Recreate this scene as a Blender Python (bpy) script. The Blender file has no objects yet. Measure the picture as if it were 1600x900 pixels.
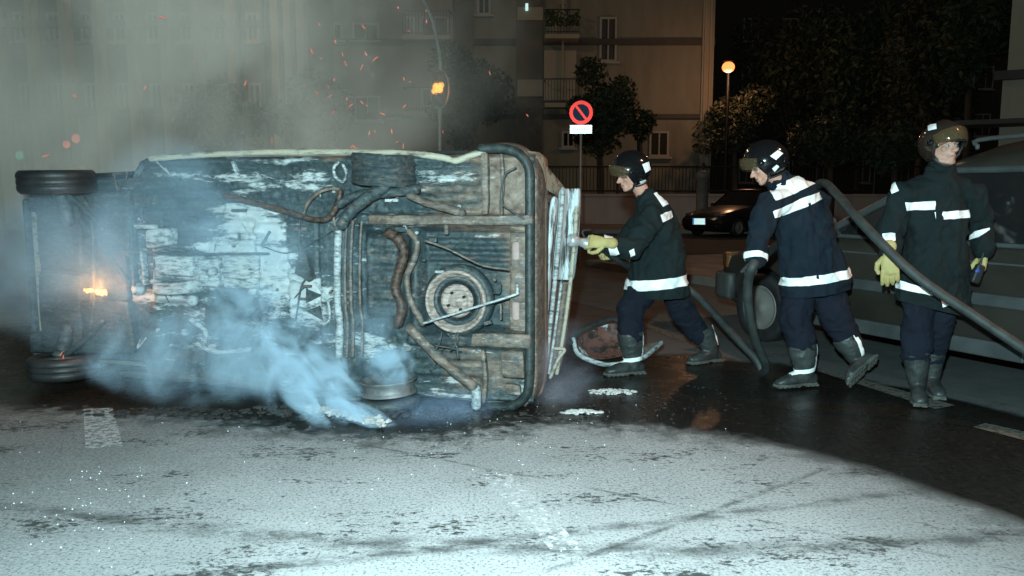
import bpy, bmesh, math, random
from mathutils import Vector, Matrix, noise, Quaternion
R_ = math.radians
PI = math.pi
V = Vector
random.seed(7)
scene = bpy.context.scene
col = scene.collection

# ------------------------------------------------------------ camera, world, lights, exposure
CAM_H = 1.35
FPX = 1244.0
TILT = math.atan(150 / FPX)
cam_d = bpy.data.cameras.new('camera')
cam = bpy.data.objects.new('camera', cam_d)
col.objects.link(cam)
cam.location = (0, 0, CAM_H)
cam.rotation_euler = (PI / 2 - TILT, 0, 0)
cam_d.sensor_width = 36
cam_d.lens = FPX / 1600 * 36
cam_d.clip_start = 0.05
cam_d.clip_end = 400
scene.camera = cam
scene.view_settings.view_transform = 'Standard'
scene.view_settings.look = 'None'
scene.view_settings.exposure = 0
scene.view_settings.gamma = 1
scene.render.engine = 'CYCLES'
scene.cycles.use_denoising = True
scene.cycles.max_bounces = 6
scene.cycles.volume_bounces = 1
scene.cycles.transparent_max_bounces = 24
scene.cycles.volume_step_rate = 1.3
scene.cycles.volume_max_steps = 160
scene.cycles.sample_clamp_indirect = 3
scene.cycles.use_adaptive_sampling = True

w = bpy.data.worlds.new('World')
scene.world = w
w.use_nodes = True
wn = w.node_tree
sky = wn.nodes.new('ShaderNodeTexSky')
sky.sky_type = 'NISHITA'
sky.sun_disc = False
sky.sun_elevation = R_(-4)
sky.sun_rotation = R_(200)
hsv = wn.nodes.new('ShaderNodeMixRGB')
hsv.blend_type = 'ADD'
hsv.inputs[0].default_value = 1
hsv.inputs[2].default_value = (0.030, 0.022, 0.014, 1)     # town glow in the night air
bgn = wn.nodes['Background']
bgn.inputs[1].default_value = 0.42
wn.links.new(sky.outputs[0], hsv.inputs[1])
wn.links.new(hsv.outputs[0], bgn.inputs[0])


def lamp(name, kind, loc, power, colr, radius=0.05, parent=None):
    l = bpy.data.lights.new(name, kind)
    l.energy = power
    l.color = colr
    l.shadow_soft_size = radius
    o = bpy.data.objects.new(name, l)
    col.objects.link(o)
    o.location = loc
    if parent:
        o.parent = parent
    return o


# the photographer's flash, beside and above the lens
FLASH = (-0.12, -0.1, 1.66)
flash = lamp('camera_flash', 'POINT', FLASH, 2000, (0.63, 0.95, 1.0), 0.04)

# ------------------------------------------------------------ pixel helpers (photograph is 1600 x 900)
_F = V((0, math.cos(TILT), -math.sin(TILT)))
_U = V((0, math.sin(TILT), math.cos(TILT)))


def ray(px, py):
    return _F + V((1, 0, 0)) * ((px - 800) / FPX) + _U * ((450 - py) / FPX)


def at(px, py, Y):
    d = ray(px, py)
    return V((0, 0, CAM_H)) + d * (Y / d.y)


def gnd(px, py, z=0.0):
    d = ray(px, py)
    return V((0, 0, CAM_H)) + d * ((z - CAM_H) / d.z)


# ------------------------------------------------------------ object helpers
def tag(o, label=None, cat=None, group=None, kind=None):
    if label: o['label'] = label
    if cat: o['category'] = cat
    if group: o['group'] = group
    if kind: o['kind'] = kind
    return o


def empty(name, loc=(0, 0, 0), rz=0.0, label=None, cat=None, group=None):
    o = bpy.data.objects.new(name, None)
    o.empty_display_size = 0.1
    col.objects.link(o)
    o.location = loc
    o.rotation_euler = (0, 0, rz)
    return tag(o, label, cat, group)


def link(name, me, mat=None, parent=None, smooth=True):
    o = bpy.data.objects.new(name, me)
    col.objects.link(o)
    if mat and not me.materials:
        me.materials.append(mat)
    if parent:
        o.parent = parent
    if smooth:
        me.polygons.foreach_set('use_smooth', [True] * len(me.polygons))
    return o


def done(name, bm, mat=None, parent=None, smooth=False, sharp=None):
    bmesh.ops.recalc_face_normals(bm, faces=bm.faces)
    me = bpy.data.meshes.new(name)
    bm.to_mesh(me)
    bm.free()
    o = link(name, me, mat, parent, smooth or sharp is not None)
    if sharp is not None:
        me.set_sharp_from_angle(angle=R_(sharp))
    return o


def applied(name, bm, mods, mat=None, parent=None, smooth=True):
    """mesh of bm with modifiers applied; mods: list of (type, dict)"""
    me = bpy.data.meshes.new(name)
    bm.to_mesh(me)
    bm.free()
    t = bpy.data.objects.new('tmp', me)
    col.objects.link(t)
    for k, (ty, kw) in enumerate(mods):
        m = t.modifiers.new('m%d' % k, ty)
        for a, b in kw.items():
            setattr(m, a, b)
    dg = bpy.context.evaluated_depsgraph_get()
    dg.update()
    r = bpy.data.meshes.new_from_object(t.evaluated_get(dg))
    bpy.data.objects.remove(t)
    bpy.data.meshes.remove(me)
    r.name = name
    if name is None:
        return r
    return link(name, r, mat, parent, smooth)


def fuse(name, bm, voxel, iters=2, mat=None, parent=None, factor=0.5):
    return applied(name, bm, [('REMESH', dict(mode='VOXEL', voxel_size=voxel)),
                              ('SMOOTH', dict(factor=factor, iterations=iters))], mat, parent)


def copy_tree(o, parent=None):
    c = o.copy()
    col.objects.link(c)
    c.parent = parent
    for ch in [x for x in bpy.data.objects if x.parent == o]:
        copy_tree(ch, c)
    return c


# ------------------------------------------------------------ shape helpers
def box(bm, c, s, rot=None, bev=0.0):
    m = Matrix.Translation(V(c)) @ (rot.to_4x4() if rot else Matrix()) @ Matrix.Diagonal((s[0], s[1], s[2], 1))
    r = bmesh.ops.create_cube(bm, size=1, matrix=m)
    if bev:
        es = list({e for v in r['verts'] for e in v.link_edges})
        bmesh.ops.bevel(bm, geom=es, offset=bev, segments=2, affect='EDGES', profile=0.5)
    return r['verts']


def frames(pts, side=None):
    n = len(pts)
    T = []
    for i in range(n):
        a = pts[max(i - 1, 0)]
        b = pts[min(i + 1, n - 1)]
        t = (b - a)
        T.append(t.normalized() if t.length > 1e-9 else V((0, 0, 1)))
    out = []
    s = V(side) if side is not None else None
    if s is None:
        s = T[0].cross(V((0, 0, 1)))
        if s.length < 0.05:
            s = T[0].cross(V((0, 1, 0)))
    for t in T:
        if side is not None:
            s = V(side)
        s = (s - t * s.dot(t)).normalized()
        out.append((t, s, t.cross(s)))
    return out


def limb(bm, pts, rads, side=None, n=16, cap=True):
    """tapered tube; radius r or (r along side, r across)"""
    pts = [V(p) for p in pts]
    fr = frames(pts, side)
    rr = [(r, r) if not isinstance(r, (tuple, list)) else r for r in rads]
    P = list(zip(pts, rr, fr))
    if cap:
        p, r, f = P[0]
        m = min(r)
        pre = [(p - f[0] * m * math.sin(a), (r[0] * math.cos(a), r[1] * math.cos(a)), f) for a in (R_(75), R_(50), R_(25))]
        p, r, f = P[-1]
        m = min(r)
        post = [(p + f[0] * m * math.sin(a), (r[0] * math.cos(a), r[1] * math.cos(a)), f) for a in (R_(25), R_(50), R_(75))]
        P = pre + P + post
    rings = []
    for p, r, f in P:
        rings.append([bm.verts.new(p + f[1] * (r[0] * math.cos(2 * PI * k / n)) + f[2] * (r[1] * math.sin(2 * PI * k / n))) for k in range(n)])
    for a, b in zip(rings, rings[1:]):
        for k in range(n):
            bm.faces.new((a[k], a[(k + 1) % n], b[(k + 1) % n], b[k]))
    bm.faces.new(rings[0][::-1])
    bm.faces.new(rings[-1])
    return rings


def spline(pts, per=6):
    """Catmull-Rom through pts (any-dimension tuples)"""
    P = [V(p) for p in pts]
    P = [P[0] * 2 - P[1]] + P + [P[-1] * 2 - P[-2]]
    out = []
    for i in range(1, len(P) - 2):
        for k in range(per):
            t = k / per
            a, b, c, d = P[i - 1], P[i], P[i + 1], P[i + 2]
            out.append(0.5 * ((2 * b) + (c - a) * t + (2 * a - 5 * b + 4 * c - d) * t * t + (3 * b - a - 3 * c + d) * t ** 3))
    out.append(P[-2])
    return out


def tube(bm, pts, r, n=8, per=6, smooth=True):
    q = spline(pts, per) if smooth and len(pts) > 2 else [V(p) for p in pts]
    return limb(bm, q, [r] * len(q), n=n)


def ball(bm, c, r, rot=None, seg=16):
    if not isinstance(r, (tuple, list)): r = (r, r, r)
    m = Matrix.Translation(V(c)) @ (rot.to_4x4() if rot else Matrix()) @ Matrix.Diagonal((r[0], r[1], r[2], 1))
    return bmesh.ops.create_uvsphere(bm, u_segments=seg, v_segments=max(6, seg * 2 // 3), radius=1, matrix=m)['verts']


def lathe(bm, prof, mat4, n=32, close=False):
    """prof list of (r, h) turned round local z"""
    rings = []
    for r, h in prof:
        rings.append([bm.verts.new(mat4 @ V((r * math.cos(2 * PI * k / n), r * math.sin(2 * PI * k / n), h))) for k in range(n)])
    pairs = list(zip(rings, rings[1:]))
    if close: pairs.append((rings[-1], rings[0]))
    for a, b in pairs:
        for k in range(n):
            bm.faces.new((a[k], a[(k + 1) % n], b[(k + 1) % n], b[k]))
    if not close:
        if prof[0][0] > 1e-4: bm.faces.new(rings[0][::-1])
        if prof[-1][0] > 1e-4: bm.faces.new(rings[-1])


def prism(bm, poly, axis_vec):
    """closed polygon (3d points) extruded by a vector"""
    a = [bm.verts.new(V(p)) for p in poly]
    b = [bm.verts.new(V(p) + V(axis_vec)) for p in poly]
    bm.faces.new(a)
    bm.faces.new(b[::-1])
    n = len(a)
    for k in range(n):
        bm.faces.new((a[k], b[k], b[(k + 1) % n], a[(k + 1) % n]))


def align(z, x=None):
    """rotation matrix whose z axis is z"""
    z = V(z).normalized()
    x = V(x) if x is not None else (V((1, 0, 0)) if abs(z.x) < 0.9 else V((0, 1, 0)))
    x = (x - z * x.dot(z)).normalized()
    y = z.cross(x)
    return Matrix((x, y, z)).transposed()


def basis(x, y, z):
    return Matrix((V(x), V(y), V(z))).transposed()


# ------------------------------------------------------------ materials
class NT:
    def __init__(s, name):
        s.m = bpy.data.materials.new(name)
        s.m.use_nodes = True
        s.t = s.m.node_tree
        s.b = s.t.nodes['Principled BSDF']
        s.out = s.t.nodes['Material Output']

    def n(s, ty, **kw):
        k = s.t.nodes.new(ty)
        for a, b in kw.items():
            if a.startswith('i_'):
                key = a[2:]
                k.inputs[int(key) if key.isdigit() else key.replace('_', ' ')].default_value = b
            else:
                setattr(k, a, b)
        return k

    def l(s, a, b):
        s.t.links.new(a, b)

    def co(s, kind='Object', scale=None, rot=None):
        c = s.n('ShaderNodeTexCoord')
        if scale is None and rot is None: return c.outputs[kind]
        mp = s.n('ShaderNodeMapping')
        if scale is not None: mp.inputs['Scale'].default_value = scale
        if rot is not None: mp.inputs['Rotation'].default_value = rot
        s.l(c.outputs[kind], mp.inputs[0])
        return mp.outputs[0]

    def noise(s, vec, scale, detail=4, rough=0.55, dist=0.0):
        k = s.n('ShaderNodeTexNoise')
        k.inputs['Scale'].default_value = scale
        k.inputs['Detail'].default_value = detail
        k.inputs['Roughness'].default_value = rough
        k.inputs['Distortion'].default_value = dist
        if vec is not None: s.l(vec, k.inputs['Vector'])
        return k.outputs[0]

    def ramp(s, fac, stops, interp='LINEAR'):
        k = s.n('ShaderNodeValToRGB')
        cr = k.color_ramp
        cr.interpolation = interp
        while len(cr.elements) < len(stops): cr.elements.new(0.5)
        for e, (p, c) in zip(cr.elements, stops):
            e.position = p
            e.color = (c, c, c, 1) if isinstance(c, (int, float)) else (*c[:3], 1)
        s.l(fac, k.inputs[0])
        return k.outputs[0]

    def mix(s, fac, a, b, mode='MIX'):
        k = s.n('ShaderNodeMixRGB', blend_type=mode)
        for sock, v in zip(k.inputs, (fac, a, b)):
            if isinstance(v, (int, float)):
                sock.default_value = v if sock.type == 'VALUE' else (v, v, v, 1)
            elif isinstance(v, tuple): sock.default_value = (*v[:3], 1)
            else: s.l(v, sock)
        return k.outputs[0]

    def math(s, op, a, b=0.0, c=None, clamp=False):
        k = s.n('ShaderNodeMath', operation=op, use_clamp=clamp)
        for sock, v in zip(k.inputs, (a, b, c)):
            if v is None: continue
            if isinstance(v, (int, float)): sock.default_value = v
            else: s.l(v, sock)
        return k.outputs[0]

    def bump(s, h, strength=0.3, dist=0.01):
        k = s.n('ShaderNodeBump')
        k.inputs['Strength'].default_value = strength
        k.inputs['Distance'].default_value = dist
        s.l(h, k.inputs['Height'])
        s.l(k.outputs[0], s.b.inputs['Normal'])

    def set(s, color=None, rough=None, metal=None, **kw):
        for key, v in (('Base Color', color), ('Roughness', rough), ('Metallic', metal)):
            if v is None: continue
            if isinstance(v, (int, float)): s.b.inputs[key].default_value = v
            elif isinstance(v, tuple): s.b.inputs[key].default_value = (*v[:3], 1)
            else: s.l(v, s.b.inputs[key])
        for k, v in kw.items():
            s.b.inputs[k.replace('_', ' ')].default_value = v
        return s


def varied(name, c1, c2, scale=6, rough=0.7, metal=0.0, bump=0.15, bscale=60, stretch=None, **kw):
    t = NT(name)
    co = t.co(scale=stretch)
    f = t.ramp(t.noise(co, scale, 5, 0.6), [(0.32, 0.0), (0.68, 1.0)])
    t.set(t.mix(f, c1, c2), rough, metal, **kw)
    if bump: t.bump(t.noise(co, bscale, 3), bump, 0.01)
    return t.m


def emit(name, c, strength, base=(0.1, 0.1, 0.1)):
    t = NT(name)
    t.set(base, 0.4)
    t.b.inputs['Emission Color'].default_value = (*c, 1)
    t.b.inputs['Emission Strength'].default_value = strength
    return t.m


def glass(name, c, rough=0.05, alpha=0.5):
    t = NT(name)
    t.set(c, rough)
    t.b.inputs['Alpha'].default_value = alpha
    return t.m


M = {}
M['rubber'] = varied('rubber', (0.012, 0.012, 0.013), (0.03, 0.03, 0.03), 9, 0.5, bump=0.3)
M['black_metal'] = varied('black_metal', (0.015, 0.015, 0.016), (0.03, 0.028, 0.026), 5, 0.5, 0.3)
M['dark_glass'] = NT('dark_glass').set((0.012, 0.012, 0.012), 0.06).m
M['chrome'] = NT('chrome').set((0.6, 0.6, 0.6), 0.2, 1.0).m
M['hole'] = NT('hole').set((0.006, 0.006, 0.006), 0.9).m
_t = NT('retro_tape')
_co = _t.co()
_t.set(_t.mix(_t.ramp(_t.noise(_co, 30, 5, 0.7), [(0.3, 0.0), (0.5, 1.0)]), (0.90, 0.90, 0.88), (1.0, 1.0, 0.98)), 0.4)
_t.bump(_t.noise(_co, 28, 4), 0.5, 0.01)
M['retro'] = _t.m
M['lime'] = NT('lime_trim').set((0.42, 0.62, 0.10), 0.6).m
M['retro_sign'] = NT('retro_sheet').set((0.9, 0.95, 0.9), 0.38, 1.0).m
M['retro_red'] = NT('retro_red').set((0.9, 0.06, 0.05), 0.38, 1.0).m
M['retro_blue'] = NT('retro_blue').set((0.015, 0.02, 0.05), 0.5, 0.6).m
# ============================================================ GROUND
ROAD = V((0.45, -0.89, 0)).normalized()       # the road runs this way (towards the camera, to the right)
PERP = V((0.89, 0.45, 0)).normalized()


def curve_of_x(t, x, pts, x0, x1, y0, y1):
    """ramp giving y for x from a list of points"""
    f = t.n('ShaderNodeMapRange')
    f.inputs['From Min'].default_value = x0
    f.inputs['From Max'].default_value = x1
    t.l(x, f.inputs[0])
    stops = [((p[0] - x0) / (x1 - x0), (p[1] - y0) / (y1 - y0)) for p in pts]
    r = t.ramp(f.outputs[0], stops)
    k = t.n('ShaderNodeMapRange')
    k.inputs['To Min'].default_value = y0
    k.inputs['To Max'].default_value = y1
    t.l(r, k.inputs[0])
    return k.outputs[0]


def asphalt():
    t = NT('asphalt')
    co = t.co('Object')
    sx = t.n('ShaderNodeSeparateXYZ')
    t.l(co, sx.inputs[0])
    X, Y = sx.outputs[0], sx.outputs[1]
    near = [(-8, 4.9), (-3.25, 4.9), (-2.0, 4.72), (-1.25, 4.42), (-0.7, 4.30), (-0.2, 4.40), (0.19, 4.62), (0.6, 4.55), (1.0, 4.42), (1.39, 4.21), (1.8, 3.72), (2.11, 3.15), (2.5, 2.2), (3.2, 0.5)]
    far = [(-8, 8.5), (-2, 8.0), (0.3, 7.2), (1.2, 6.6), (1.7, 6.4), (2.3, 6.0), (2.75, 5.35), (3.05, 4.75), (3.4, 4.1), (5, 1.0)]
    wob = t.math('MULTIPLY', t.math('SUBTRACT', t.noise(co, 2.2, 6, 0.6), 0.5), 0.35)
    ybn = curve_of_x(t, X, near, -8, 5, 0, 10)
    ybf = curve_of_x(t, X, far, -8, 5, 0, 10)
    # sharp on the right (a pool's edge), ragged soot near the wreck
    ragged = t.ramp(t.math('MULTIPLY_ADD', X, -0.25, 0.75), [(0.3, 0.0), (0.75, 1.0)])
    fine = t.math('SUBTRACT', t.noise(co, 11, 8, 0.7), 0.5)
    wf = t.math('ADD', t.math('MULTIPLY', wob, t.math('ADD', ragged, 0.45)), t.math('MULTIPLY', t.math('MULTIPLY', fine, 1.1), ragged))
    dn = t.math('SUBTRACT', t.math('ADD', Y, wf), ybn)
    wet_n = t.ramp(t.math('MULTIPLY_ADD', dn, 2.2, 0.5, clamp=True), [(0.30, 0.0), (0.72, 1.0)])
    df = t.math('SUBTRACT', ybf, t.math('ADD', Y, t.math('MULTIPLY', wob, 1.6)))
    wet_f = t.ramp(t.math('MULTIPLY_ADD', df, 2.0, 0.5, clamp=True), [(0.35, 0.0), (0.62, 1.0)])
    wet = t.math('MULTIPLY', wet_n, wet_f)
    # asphalt grain: voronoi stones plus noise
    vo = t.n('ShaderNodeTexVoronoi', i_Scale=85.0)
    t.l(co, vo.inputs['Vector'])
    grain = t.noise(co, 45, 5, 0.75)
    hotspot_noise = t.noise(co, 1.1, 5, 0.6)
    base = t.ramp(grain, [(0.36, (0.07, 0.072, 0.072)), (0.46, (0.20, 0.205, 0.205)), (0.62, (0.38, 0.385, 0.38))])
    base = t.mix(0.55, base, t.ramp(vo.outputs['Color'], [(0.0, 0.17), (1.0, 0.42)]))
    # flash brightness painted into the colour: paler dry road at the near centre
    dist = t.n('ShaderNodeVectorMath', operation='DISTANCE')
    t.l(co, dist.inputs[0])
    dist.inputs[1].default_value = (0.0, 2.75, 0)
    dust = t.math('MULTIPLY', t.ramp(t.math('MULTIPLY', dist.outputs['Value'], 0.125), [(0.06, 1.0), (0.36, 0.10)]), t.ramp(hotspot_noise, [(0.3, 0.5), (0.6, 1.0)]))
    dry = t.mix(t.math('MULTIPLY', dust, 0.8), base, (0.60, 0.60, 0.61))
    left_falloff = t.ramp(t.math('ADD', t.math('MULTIPLY_ADD', X, -0.28, 0.0), t.math('MULTIPLY', t.math('SUBTRACT', t.noise(co, 1.3, 5, 0.6), 0.5), 1.2)), [(0.22, 0.0), (0.62, 1.0)])  # flash fall-off towards the left, painted in as a darker tone
    dry = t.mix(t.math('MULTIPLY', left_falloff, 0.38), dry, (0.07, 0.085, 0.08))
    right_falloff = t.ramp(t.math('MULTIPLY_ADD', X, 0.4, 0.0), [(0.36, 0.0), (0.9, 1.0)])  # darkening towards the right, also fall-off painted into the colour
    dry = t.mix(t.math('MULTIPLY', right_falloff, 0.6), dry, (0.09, 0.10, 0.10))
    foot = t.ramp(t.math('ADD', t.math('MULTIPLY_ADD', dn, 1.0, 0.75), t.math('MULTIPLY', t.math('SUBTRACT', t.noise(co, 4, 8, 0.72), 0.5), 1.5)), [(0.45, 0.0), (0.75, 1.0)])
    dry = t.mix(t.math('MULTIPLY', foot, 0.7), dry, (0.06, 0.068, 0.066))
    # dark flecks (soot, rubber crumbs), streaked across the road
    cs = t.n('ShaderNodeMapping')
    cs.inputs['Scale'].default_value = (1.0, 1.9, 1)
    cs.inputs['Rotation'].default_value = (0, 0, R_(-14))
    t.l(co, cs.inputs[0])
    fl = t.noise(cs.outputs[0], 21, 9, 0.76, 0.3)
    patch = t.noise(cs.outputs[0], 1.5, 5, 0.62)
    thr = t.math('SUBTRACT', fl, t.math('MULTIPLY', t.math('SUBTRACT', patch, 0.5), -0.95))
    flecks = t.ramp(thr, [(0.59, 0.0), (0.65, 1.0)])
    dry = t.mix(t.math('MULTIPLY', flecks, 0.95), dry, (0.035, 0.038, 0.036))
    fs = t.ramp(t.noise(co, 75, 4, 0.7), [(0.52, 0.0), (0.62, 1.0)])
    dry = t.mix(t.math('MULTIPLY', fs, 0.7), dry, (0.05, 0.05, 0.05))
    # skid marks, bent slightly
    for (a, b, c, wd, st) in ((0.27, 2.98, 0.0, 0.030, 0.7), (-0.06, 2.90, 0.06, 0.045, 0.75), (0.75, 2.62, 0.0, 0.015, 0.65), (-0.55, 3.72, 0.0, 0.010, 0.6)):
        # |Y - (a X + b + c X^2)| < wd
        e = t.math('ABSOLUTE', t.math('SUBTRACT', t.math('SUBTRACT', Y, t.math('MULTIPLY', wob, 0.25)), t.math('ADD', t.math('MULTIPLY_ADD', X, a, b), t.math('MULTIPLY', t.math('MULTIPLY', X, X), c))))
        k = t.ramp(t.math('DIVIDE', e, wd * 4, clamp=True), [(0.08, 1.0), (0.5, 0.0)])
        k = t.math('MULTIPLY', k, t.ramp(t.noise(cs.outputs[0], 5, 6, 0.7), [(0.40, 0.0), (0.58, 1.0)]))
        dry = t.mix(t.math('MULTIPLY', k, st), dry, (0.04, 0.042, 0.04))
    # wet colour, then a warm sodium-light tint painted into the far asphalt
    wetc = t.ramp(t.noise(co, 30, 5, 0.7), [(0.35, (0.006, 0.006, 0.005)), (0.6, (0.018, 0.016, 0.013)), (0.72, (0.05, 0.05, 0.045))])
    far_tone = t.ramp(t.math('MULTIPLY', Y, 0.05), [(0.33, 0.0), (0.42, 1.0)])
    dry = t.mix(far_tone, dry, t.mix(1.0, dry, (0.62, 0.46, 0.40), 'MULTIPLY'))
    # foam and ash crumbs lying on the wet part near the wreck
    cr = t.ramp(t.noise(co, 26, 4, 0.6), [(0.66, 0.0), (0.70, 1.0)])
    dw = t.n('ShaderNodeVectorMath', operation='DISTANCE')
    t.l(co, dw.inputs[0])
    dw.inputs[1].default_value = (0.3, 4.75, 0)
    cr = t.math('MULTIPLY', cr, t.ramp(t.math('MULTIPLY', dw.outputs['Value'], 0.5), [(0.2, 1.0), (0.75, 0.0)]))
    wetc = t.mix(cr, wetc, (0.5, 0.5, 0.48))
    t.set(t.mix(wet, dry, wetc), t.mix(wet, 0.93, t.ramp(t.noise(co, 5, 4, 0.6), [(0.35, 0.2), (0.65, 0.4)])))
    t.b.inputs['Specular IOR Level'].default_value = 0.4
    bh = t.mix(wet, t.mix(0.12, grain, vo.outputs['Distance']), t.math('MULTIPLY', t.noise(co, 42, 6, 0.7), 0.6))
    t.bump(bh, 0.55, 0.008)
    return t.m


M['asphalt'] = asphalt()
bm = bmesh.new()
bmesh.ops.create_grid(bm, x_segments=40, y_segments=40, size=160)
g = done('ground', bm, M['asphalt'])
tag(g, 'asphalt road, dry with a painted flash hotspot in front, wet and black behind', kind='structure')


def worn_paint(name, c, thr=0.5):
    t = NT(name)
    co = t.co()
    f = t.ramp(t.noise(co, 26, 7, 0.75), [(thr - 0.07, 0.0), (thr + 0.07, 1.0)])
    t.set(t.mix(t.ramp(t.noise(co, 60, 3), [(0.4, 0.0), (0.6, 1.0)]), c, tuple(x * 0.8 for x in c)), 0.85)
    t.l(t.math('SUBTRACT', 1.0, t.math('MULTIPLY', f, 0.9)), t.b.inputs['Alpha'])
    return t.m


def marking(name, quad, mat, label):
    bm = bmesh.new()
    vs = [bm.verts.new((p[0], p[1], 0.004)) for p in quad]
    bm.faces.new(vs)
    o = done(name, bm, mat)
    if o.data.polygons[0].normal.z < 0: o.data.flip_normals()
    return tag(o, label, kind='structure')


M['paint_fresh'] = worn_paint('road_paint', (0.46, 0.47, 0.47), 0.52)
M['paint_worn'] = worn_paint('road_paint_worn', (0.8, 0.8, 0.8), 0.47)
M['paint_wet'] = worn_paint('road_paint_wet', (0.13, 0.12, 0.10), 0.56)
marking('road_marking', [gnd(130, 640), gnd(176, 638), gnd(192, 698), gnd(134, 702)], M['paint_fresh'], 'pale block of road paint in front of the lower front wheel')
marking('road_marking', [gnd(752, 742), gnd(800, 742), gnd(912, 860), gnd(862, 862)], M['paint_worn'], 'worn white dash in the pale foreground')
marking('road_marking', [gnd(996, 505), gnd(1008, 505), gnd(1085, 534), gnd(1062, 534)], M['paint_wet'], 'dim dash behind the legs of the firefighter with the nozzle')
marking('road_marking', [gnd(1276, 580), gnd(1292, 578), gnd(1492, 634), gnd(1462, 640)], M['paint_wet'], 'dim dash running under the boots of the standing firefighter')
marking('road_marking', [gnd(1520, 668), gnd(1540, 662), gnd(1640, 684), gnd(1620, 694)], M['paint_wet'], 'dim end of a dash at the lower right')

# parking lane of paler concrete beside the estate car
t = NT('lane_concrete')
co = t.co()
t.set(t.ramp(t.noise(co, 3, 7, 0.65), [(0.3, (0.05, 0.054, 0.05)), (0.7, (0.10, 0.105, 0.1))]), 0.85)
t.bump(t.noise(co, 50, 4), 0.4, 0.006)
M['lane'] = t.m
bm = bmesh.new()
A = V((2.62, 6.05, 0)); Bp = A + ROAD * 5.5; Cc = Bp + PERP * 2.6; Dd = A + PERP * 2.6
A2 = A - ROAD * 8; D2 = Dd - ROAD * 8
vs = [bm.verts.new((p.x, p.y, 0.004)) for p in (A2, Bp, Cc, D2)]
bm.faces.new(vs)
tag(done('parking_lane', bm, M['lane']), 'grey green strip of parking lane under the estate car', kind='structure')

# pavements with kerbs
M['pavement'] = varied('pavement', (0.17, 0.14, 0.12), (0.27, 0.22, 0.19), 2.5, 0.85, bump=0.3, bscale=30)
M['kerb'] = varied('kerb_stone', (0.22, 0.2, 0.18), (0.32, 0.29, 0.26), 5, 0.8)


def slab(name, poly, z0, z1, mat, label):
    bm = bmesh.new()
    prism(bm, [V((p[0], p[1], z0)) for p in poly], (0, 0, z1 - z0))
    return tag(done(name, bm, mat), label, kind='structure')


slab('pavement', [(-40, 26.2), (40, 26.2), (40, 36), (-40, 36)], 0, 0.14, M['pavement'], 'pavement in front of the low wall')
slab('kerb', [(-40, 26.0), (40, 26.0), (40, 26.2), (-40, 26.2)], 0, 0.13, M['kerb'], 'far kerb of the side street')
# near-side pavement beyond the parking lane
q = Dd + PERP * 0.0
pa = [V((q.x, q.y, 0)) + ROAD * 6, V((q.x, q.y, 0)) - ROAD * 8, V((q.x, q.y, 0)) - ROAD * 8 + PERP * 9, V((q.x, q.y, 0)) + ROAD * 6 + PERP * 9]
slab('pavement', [(p.x, p.y) for p in pa], 0, 0.13, M['pavement'], 'pavement behind the estate car')
# dark carriageway of the side street
t = NT('street_tarmac')
co = t.co()
t.set(t.ramp(t.noise(co, 3, 7, 0.65), [(0.3, (0.022, 0.02, 0.018)), (0.7, (0.05, 0.045, 0.04))]), 0.8)
M['tarmac'] = t.m
bm = bmesh.new()
vs = [bm.verts.new(p) for p in ((-40, 17.6, 0.004), (40, 17.6, 0.004), (40, 26.0, 0.004), (-40, 26.0, 0.004))]
bm.faces.new(vs)
tag(done('side_street', bm, M['tarmac']), 'dark tarmac of the side street behind the scene', kind='structure')

# ============================================================ BUILDINGS
def plaster(name, c1, c2):
    t = NT(name)
    co = t.co()
    s = t.noise(t.co(scale=(1, 1, 0.25)), 1.3, 6, 0.65)
    t.set(t.mix(t.ramp(s, [(0.3, 0.0), (0.7, 1.0)]), c1, c2), 0.9)
    t.bump(t.noise(co, 25, 4), 0.2, 0.01)
    return t.m


M['facade'] = plaster('facade_plaster', (0.17, 0.16, 0.125), (0.25, 0.235, 0.18))
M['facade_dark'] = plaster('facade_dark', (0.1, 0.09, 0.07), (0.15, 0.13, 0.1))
M['facade_pale'] = plaster('facade_pale', (0.3, 0.27, 0.2), (0.38, 0.33, 0.25))
M['band'] = plaster('band_plaster', (0.055, 0.05, 0.045), (0.085, 0.075, 0.065))
M['shutter'] = varied('shutter', (0.03, 0.028, 0.025), (0.05, 0.045, 0.04), 3, 0.6, stretch=(1, 1, 14))
M['pane'] = NT('window_pane').set((0.015, 0.016, 0.016), 0.08).m
M['frame_white'] = varied('frame_paint', (0.3, 0.28, 0.24), (0.38, 0.35, 0.3), 4, 0.6)
M['rail'] = varied('rail_iron', (0.03, 0.03, 0.03), (0.05, 0.045, 0.04), 8, 0.5, 0.5)
M['plants'] = varied('balcony_plants', (0.02, 0.04, 0.015), (0.05, 0.08, 0.03), 9, 0.8)


def wbox(parent, name, x0, x1, y0, y1, z0, z1, mat, bev=0.0):
    bm = bmesh.new()
    box(bm, ((x0 + x1) / 2, (y0 + y1) / 2, (z0 + z1) / 2), (x1 - x0, y1 - y0, z1 - z0), bev=bev)
    return done(name, bm, mat, parent)


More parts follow.
